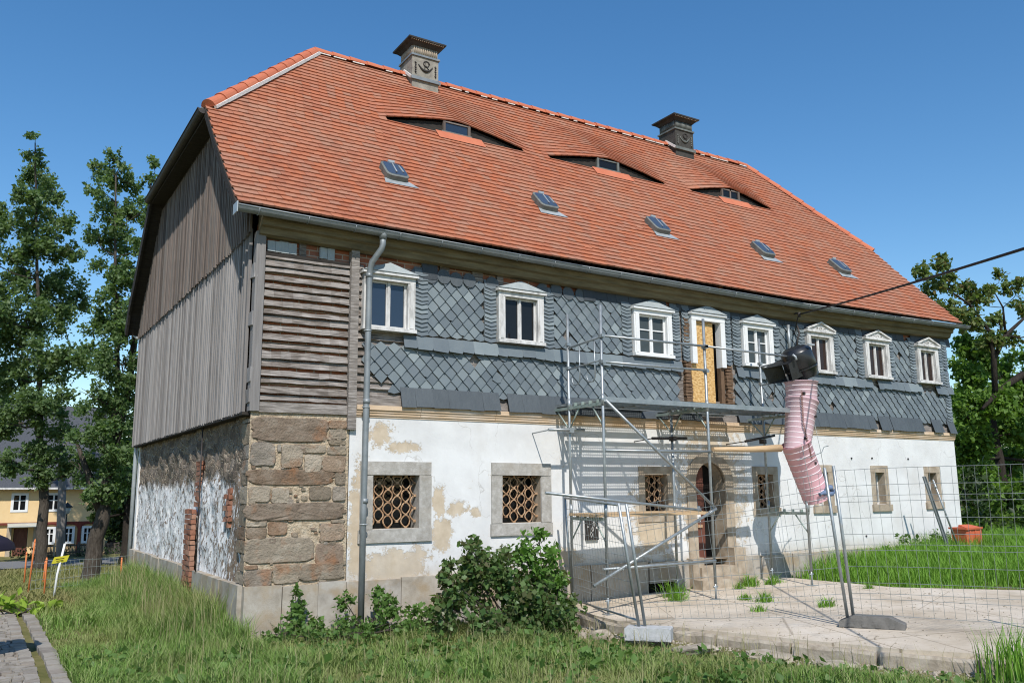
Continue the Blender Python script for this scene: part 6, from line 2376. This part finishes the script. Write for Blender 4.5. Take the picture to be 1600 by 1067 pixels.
# weeds in the joints of the yard
WD = [((6.80, -1.05), .17, 130, 'tuft of yard grass at the foot of the back scaffold pole'), ((8.95, -.62), .20, 150, 'broad weed tuft at the foot of the entrance step'),
      ((8.55, -.75), .12, 80, 'small weed tuft left of the entrance step'), ((9.35, -.75), .12, 80, 'small weed tuft right of the entrance step'), ((7.62, -1.75), .12, 90, 'weed tuft in the open yard, nearest the front middle pole'),
      ((7.70, -2.1), .16, 150, 'bushy weed tuft right of the front middle pole'), ((7.95, -3.1), .14, 110, 'lone spiky weed tuft left of the fence posts'), ((6.9, -2.7), .12, 70, 'sparse weed tuft in the middle of the yard'),
      ((10.05, -2.3), .08, 120, 'flat weed patch behind the right fence posts'), ((7.1, -.62), .25, 160, 'weed tuft in front of the dark cellar opening'), ((9.6, -.62), .16, 100, 'weed tuft below the barred window right of the door')]


def blades(name, xy, z, h, wd, mat_, parent=None, lean=.35):
    n = len(xy)
    an = rng.random(n) * 2 * np.pi
    dx, dy = np.cos(an), np.sin(an)
    ln = lean * (.3 + rng.random(n)) * h
    a = np.stack([xy[:, 0], xy[:, 1], z - .02], 1)
    side = np.stack([-dy, dx, np.zeros(n)], 1) * (wd * (.7 + .6 * rng.random(n)))[:, None] * .5
    m = a + np.stack([dx * ln * .3, dy * ln * .3, h * .6], 1)
    e = a + np.stack([dx * ln, dy * ln, h * (.98 - .1 * rng.random(n))], 1)
    V = np.stack([a - side, a + side, m + side * .8, m - side * .8, e], 1).reshape(-1, 3)
    i = np.arange(n)[:, None] * 5
    F = np.concatenate([i + np.array([[0, 1, 2]]), i + np.array([[0, 2, 3]]), i + np.array([[3, 2, 4]])], 1).reshape(-1, 3)
    return fast_mesh(name, V, F, mat_, parent)


for (c, r, n, lab) in WD:
    k = n
    xy = np.array(c) + rng.normal(size=(k, 2)) * np.array([r * .5, r * .4])
    d = np.linalg.norm(xy - np.array(c), axis=1)
    h = (.20 * (1 - d / (r * 2.2))).clip(.04, .3) * (.6 + .7 * rng.random(k)) * (r / .15)
    o = blades('weed_tuft', xy, padz(xy[:, 0]) + .0, h, .012, M['grass_meadow'], lean=.9)
    o.data.transform(Matrix.Translation((-c[0], -c[1], -float(padz(c[0])))))
    o.location = (c[0], c[1], float(padz(c[0])))
    tag(o, lab, 'weed', 'weeds growing in the concrete yard')

# grass: one uncountable mass each
PADA = np.array(PADP)


def sample(n, x0, x1, y0, y1):
    return np.stack([rng.uniform(x0, x1, n), rng.uniform(y0, y1, n)], 1)


KER = [(5.0, .0), (4.75, -1.9), (5.1, -3.3), (5.55, -4.85), (5.85, -5.75), (6.45, -6.8), (8.0, -9.6), (14.6, -9.05), (11.5, -4.2), (10.45, -2.5), (10.38, -.8), (10.38, .0)]


def free(xy):
    x, y = xy[:, 0], xy[:, 1]
    k = ~in_poly(x, y, KER)
    k &= ~((x > -.1) & (x < L + .05) & (y > -.12) & (y < D + .05))
    k &= ~((x < -2.2) & (y < 4.7) & (y > -6.2))
    k &= ~((y > 24.6) & (y < 30.4))
    return k


def patch(xy): return np.sin(xy[:, 0] * 2.3 + 1.1 * np.sin(xy[:, 1] * 1.9)) * np.cos(xy[:, 1] * 2.7 + .8 * np.sin(xy[:, 0] * 1.7))


# front lawn
xy = sample(190000, -2.25, 7.2, -8.2, 2.0)
xy = xy[free(xy)]
vis = (xy[:, 0] - (-3.2)) * .0 + 1
p = patch(xy)
p2 = patch(xy * 2.7 + 5)
h = (.125 + .06 * p + .08 * np.maximum(p2, 0) ** 2) * (.35 + 1.1 * rng.random(len(xy)))
h *= np.clip(.45 + (-xy[:, 1] - .1) / 2.2, .45, 1) * np.where(xy[:, 0] < 0, 1.25, 1)
kx = np.interp(xy[:, 1], [-9.6, -6.8, -5.75, -4.85, -3.3, -1.9, 0], [8.0, 6.45, 5.85, 5.55, 5.1, 4.75, 5.0])
h *= np.clip(.16 + (kx - xy[:, 0] - .15) / 1.5, .16, 1)
bare = ((xy[:, 0] > 3.6) & (xy[:, 1] < -1.5) & (xy[:, 1] > -4.6) & (rng.random(len(xy)) < .65)) | ((kx - xy[:, 0] < .5) & (rng.random(len(xy)) < .75))
xy, h = xy[~bare], h[~bare]
g1 = blades('lawn_grass', xy, gz(xy[:, 0], xy[:, 1]), h, .0085, M['grass'], lean=.9)
tag(g1, kind='stuff')
# taller grass against the gable
xy = sample(36000, -1.5, .0, -.6, 8.5)
xy = xy[free(xy)]
d = -xy[:, 0]
h = (.60 * np.exp(-d / .6) + .12) * (.5 + .8 * rng.random(len(xy))) * np.where(xy[:, 1] < .5, .6, 1.0)
tag(blades('gable_grass', xy, gz(xy[:, 0], xy[:, 1]), h, .009, M['grass'], lean=.6), kind='stuff')
# left lawn further back: drier
xy = sample(120000, -6, 1.5, 2.0, 25)
keep = rng.random(len(xy)) < np.clip(1.2 - xy[:, 1] / 26, .2, 1)
xy = xy[keep]; xy = xy[free(xy)]
p = patch(xy * .6)
h = (.15 + .06 * p) * (.5 + .8 * rng.random(len(xy)))
far_ = xy[:, 1] > 5.0 + .5 * patch(xy)
tag(blades('lawn_grass', xy[~far_], gz(xy[~far_, 0], xy[~far_, 1]), h[~far_], .011, M['grass'], lean=.9), kind='stuff')
tag(blades('dry_grass', xy[far_], gz(xy[far_, 0], xy[far_, 1]), h[far_], .016, M['grass_dry'], lean=.9), kind='stuff')
# meadow right of the yard
xy = sample(110000, 10.3, 24, -9, 1.5)
xy = xy[free(xy)]
p = patch(xy * .8)
edge = np.clip((xy[:, 0] - np.interp(xy[:, 1], [-9, -4.2, -2.5, -.8, 0], [14.5, 11.5, 10.45, 10.38, 10.38])) / .6, .35, 1)
h = (.44 + .10 * p) * (.5 + .7 * rng.random(len(xy))) * edge * np.where(xy[:, 0] < 11.5, .75, 1)
tag(blades('meadow_grass', xy, gz(xy[:, 0], xy[:, 1]), h, .013, M['grass_meadow'], lean=.55), kind='stuff')
# broad leaved weeds scattered in the lawn
xy = sample(900, -2.0, 6.5, -7.6, -.7)
xy = xy[free(xy)]
xy = xy[np.interp(xy[:, 1], [-9.6, -6.8, -5.75, -4.85, -3.3, -1.9, 0], [8.0, 6.45, 5.85, 5.55, 5.1, 4.75, 5.0]) - xy[:, 0] > .8]
cen = np.stack([xy[:, 0], xy[:, 1], gz(xy[:, 0], xy[:, 1]) + .05], 1)
k = 7
an = rng.random((len(cen), k)) * 2 * np.pi
rr = .03 + .07 * rng.random((len(cen), k))
pts = np.stack([cen[:, None, 0] + rr * np.cos(an), cen[:, None, 1] + rr * np.sin(an), cen[:, None, 2] + .09 * rng.random((len(cen), k))], 2).reshape(-1, 3)
tag(leaves('lawn_weeds', pts, .075, M['leaf_low'], droop=.0), kind='stuff')
# loose grit and pebbles along the kerb and over the yard
n = 2600
gxy = np.concatenate([sample(n, 4.9, 10.5, -8.5, -.1), np.stack([np.interp(yy_, [-9.6, -6.8, -5.75, -4.85, -3.3, -1.9, 0], [8.0, 6.45, 5.85, 5.55, 5.1, 4.75, 5.0]) - rng.random(len(yy_)) ** 1.5 * .6, yy_], 1) if False else sample(10, 5, 6, -5, -4)])
inn = in_poly(gxy[:, 0], gxy[:, 1], PADP)
gxy = gxy[inn]
ky = rng.uniform(-7.5, -.6, 1500)
kxx = np.interp(ky, [-9.6, -6.8, -5.75, -4.85, -3.3, -1.9, 0], [8.0, 6.45, 5.85, 5.55, 5.1, 4.75, 5.0]) - .02 - .5 * rng.random(1500) ** 1.6
allp = np.concatenate([np.stack([gxy[:, 0], gxy[:, 1], padz(gxy[:, 0])], 1), np.stack([kxx, ky, gz(kxx, ky)], 1)])
s_ = (.006 + .018 * rng.random(len(allp)) ** 3)
s_[len(gxy):] *= 1.7
oc = np.array([(1, 0, 0), (-1, 0, 0), (0, 1, 0), (0, -1, 0), (0, 0, .7), (0, 0, -.5)], float)
of = np.array([(0, 2, 4), (2, 1, 4), (1, 3, 4), (3, 0, 4), (2, 0, 5), (1, 2, 5), (3, 1, 5), (0, 3, 5)])
V = (allp[:, None, :] + oc[None] * s_[:, None, None] * (1 + .5 * rng.normal(size=(len(allp), 6, 3)).clip(-1, 1))).reshape(-1, 3)
F = (np.arange(len(allp))[:, None, None] * 6 + of[None]).reshape(-1, 3)
tag(fast_mesh('loose_grit', V, F, M['concrete']), kind='stuff')
# seed heads by the kerb and in the front
xy = sample(1500, -1.5, 7.0, -7.6, -.6)
xy = xy[free(xy)]
h = .30 + .16 * rng.random(len(xy))
tag(blades('seed_grass', xy, gz(xy[:, 0], xy[:, 1]), h, .0055, M['seed_grass'], lean=.5), kind='stuff')
xy = sample(420, -1.0, -.12, -.3, 6.5)
h = .45 + .5 * rng.random(len(xy))
tag(blades('seed_grass', xy, gz(xy[:, 0], xy[:, 1]), h, .006, M['seed_grass'], lean=.35), kind='stuff')
xy = np.concatenate([np.array([6.05, -6.9]) + rng.normal(size=(160, 2)) * .14, np.array([6.5, -7.25]) + rng.normal(size=(160, 2)) * .14])
h = .35 + .4 * rng.random(len(xy))
o = blades('tall_weed', xy, gz(xy[:, 0], xy[:, 1]), h, .014, M['grass_meadow'], lean=.35)
tag(o, 'tall grassy weed clump in the bottom right corner', 'weed')
print('objects', len(bpy.data.objects), 'polys', sum(len(o.data.polygons) for o in bpy.data.objects if o.type == 'MESH'))
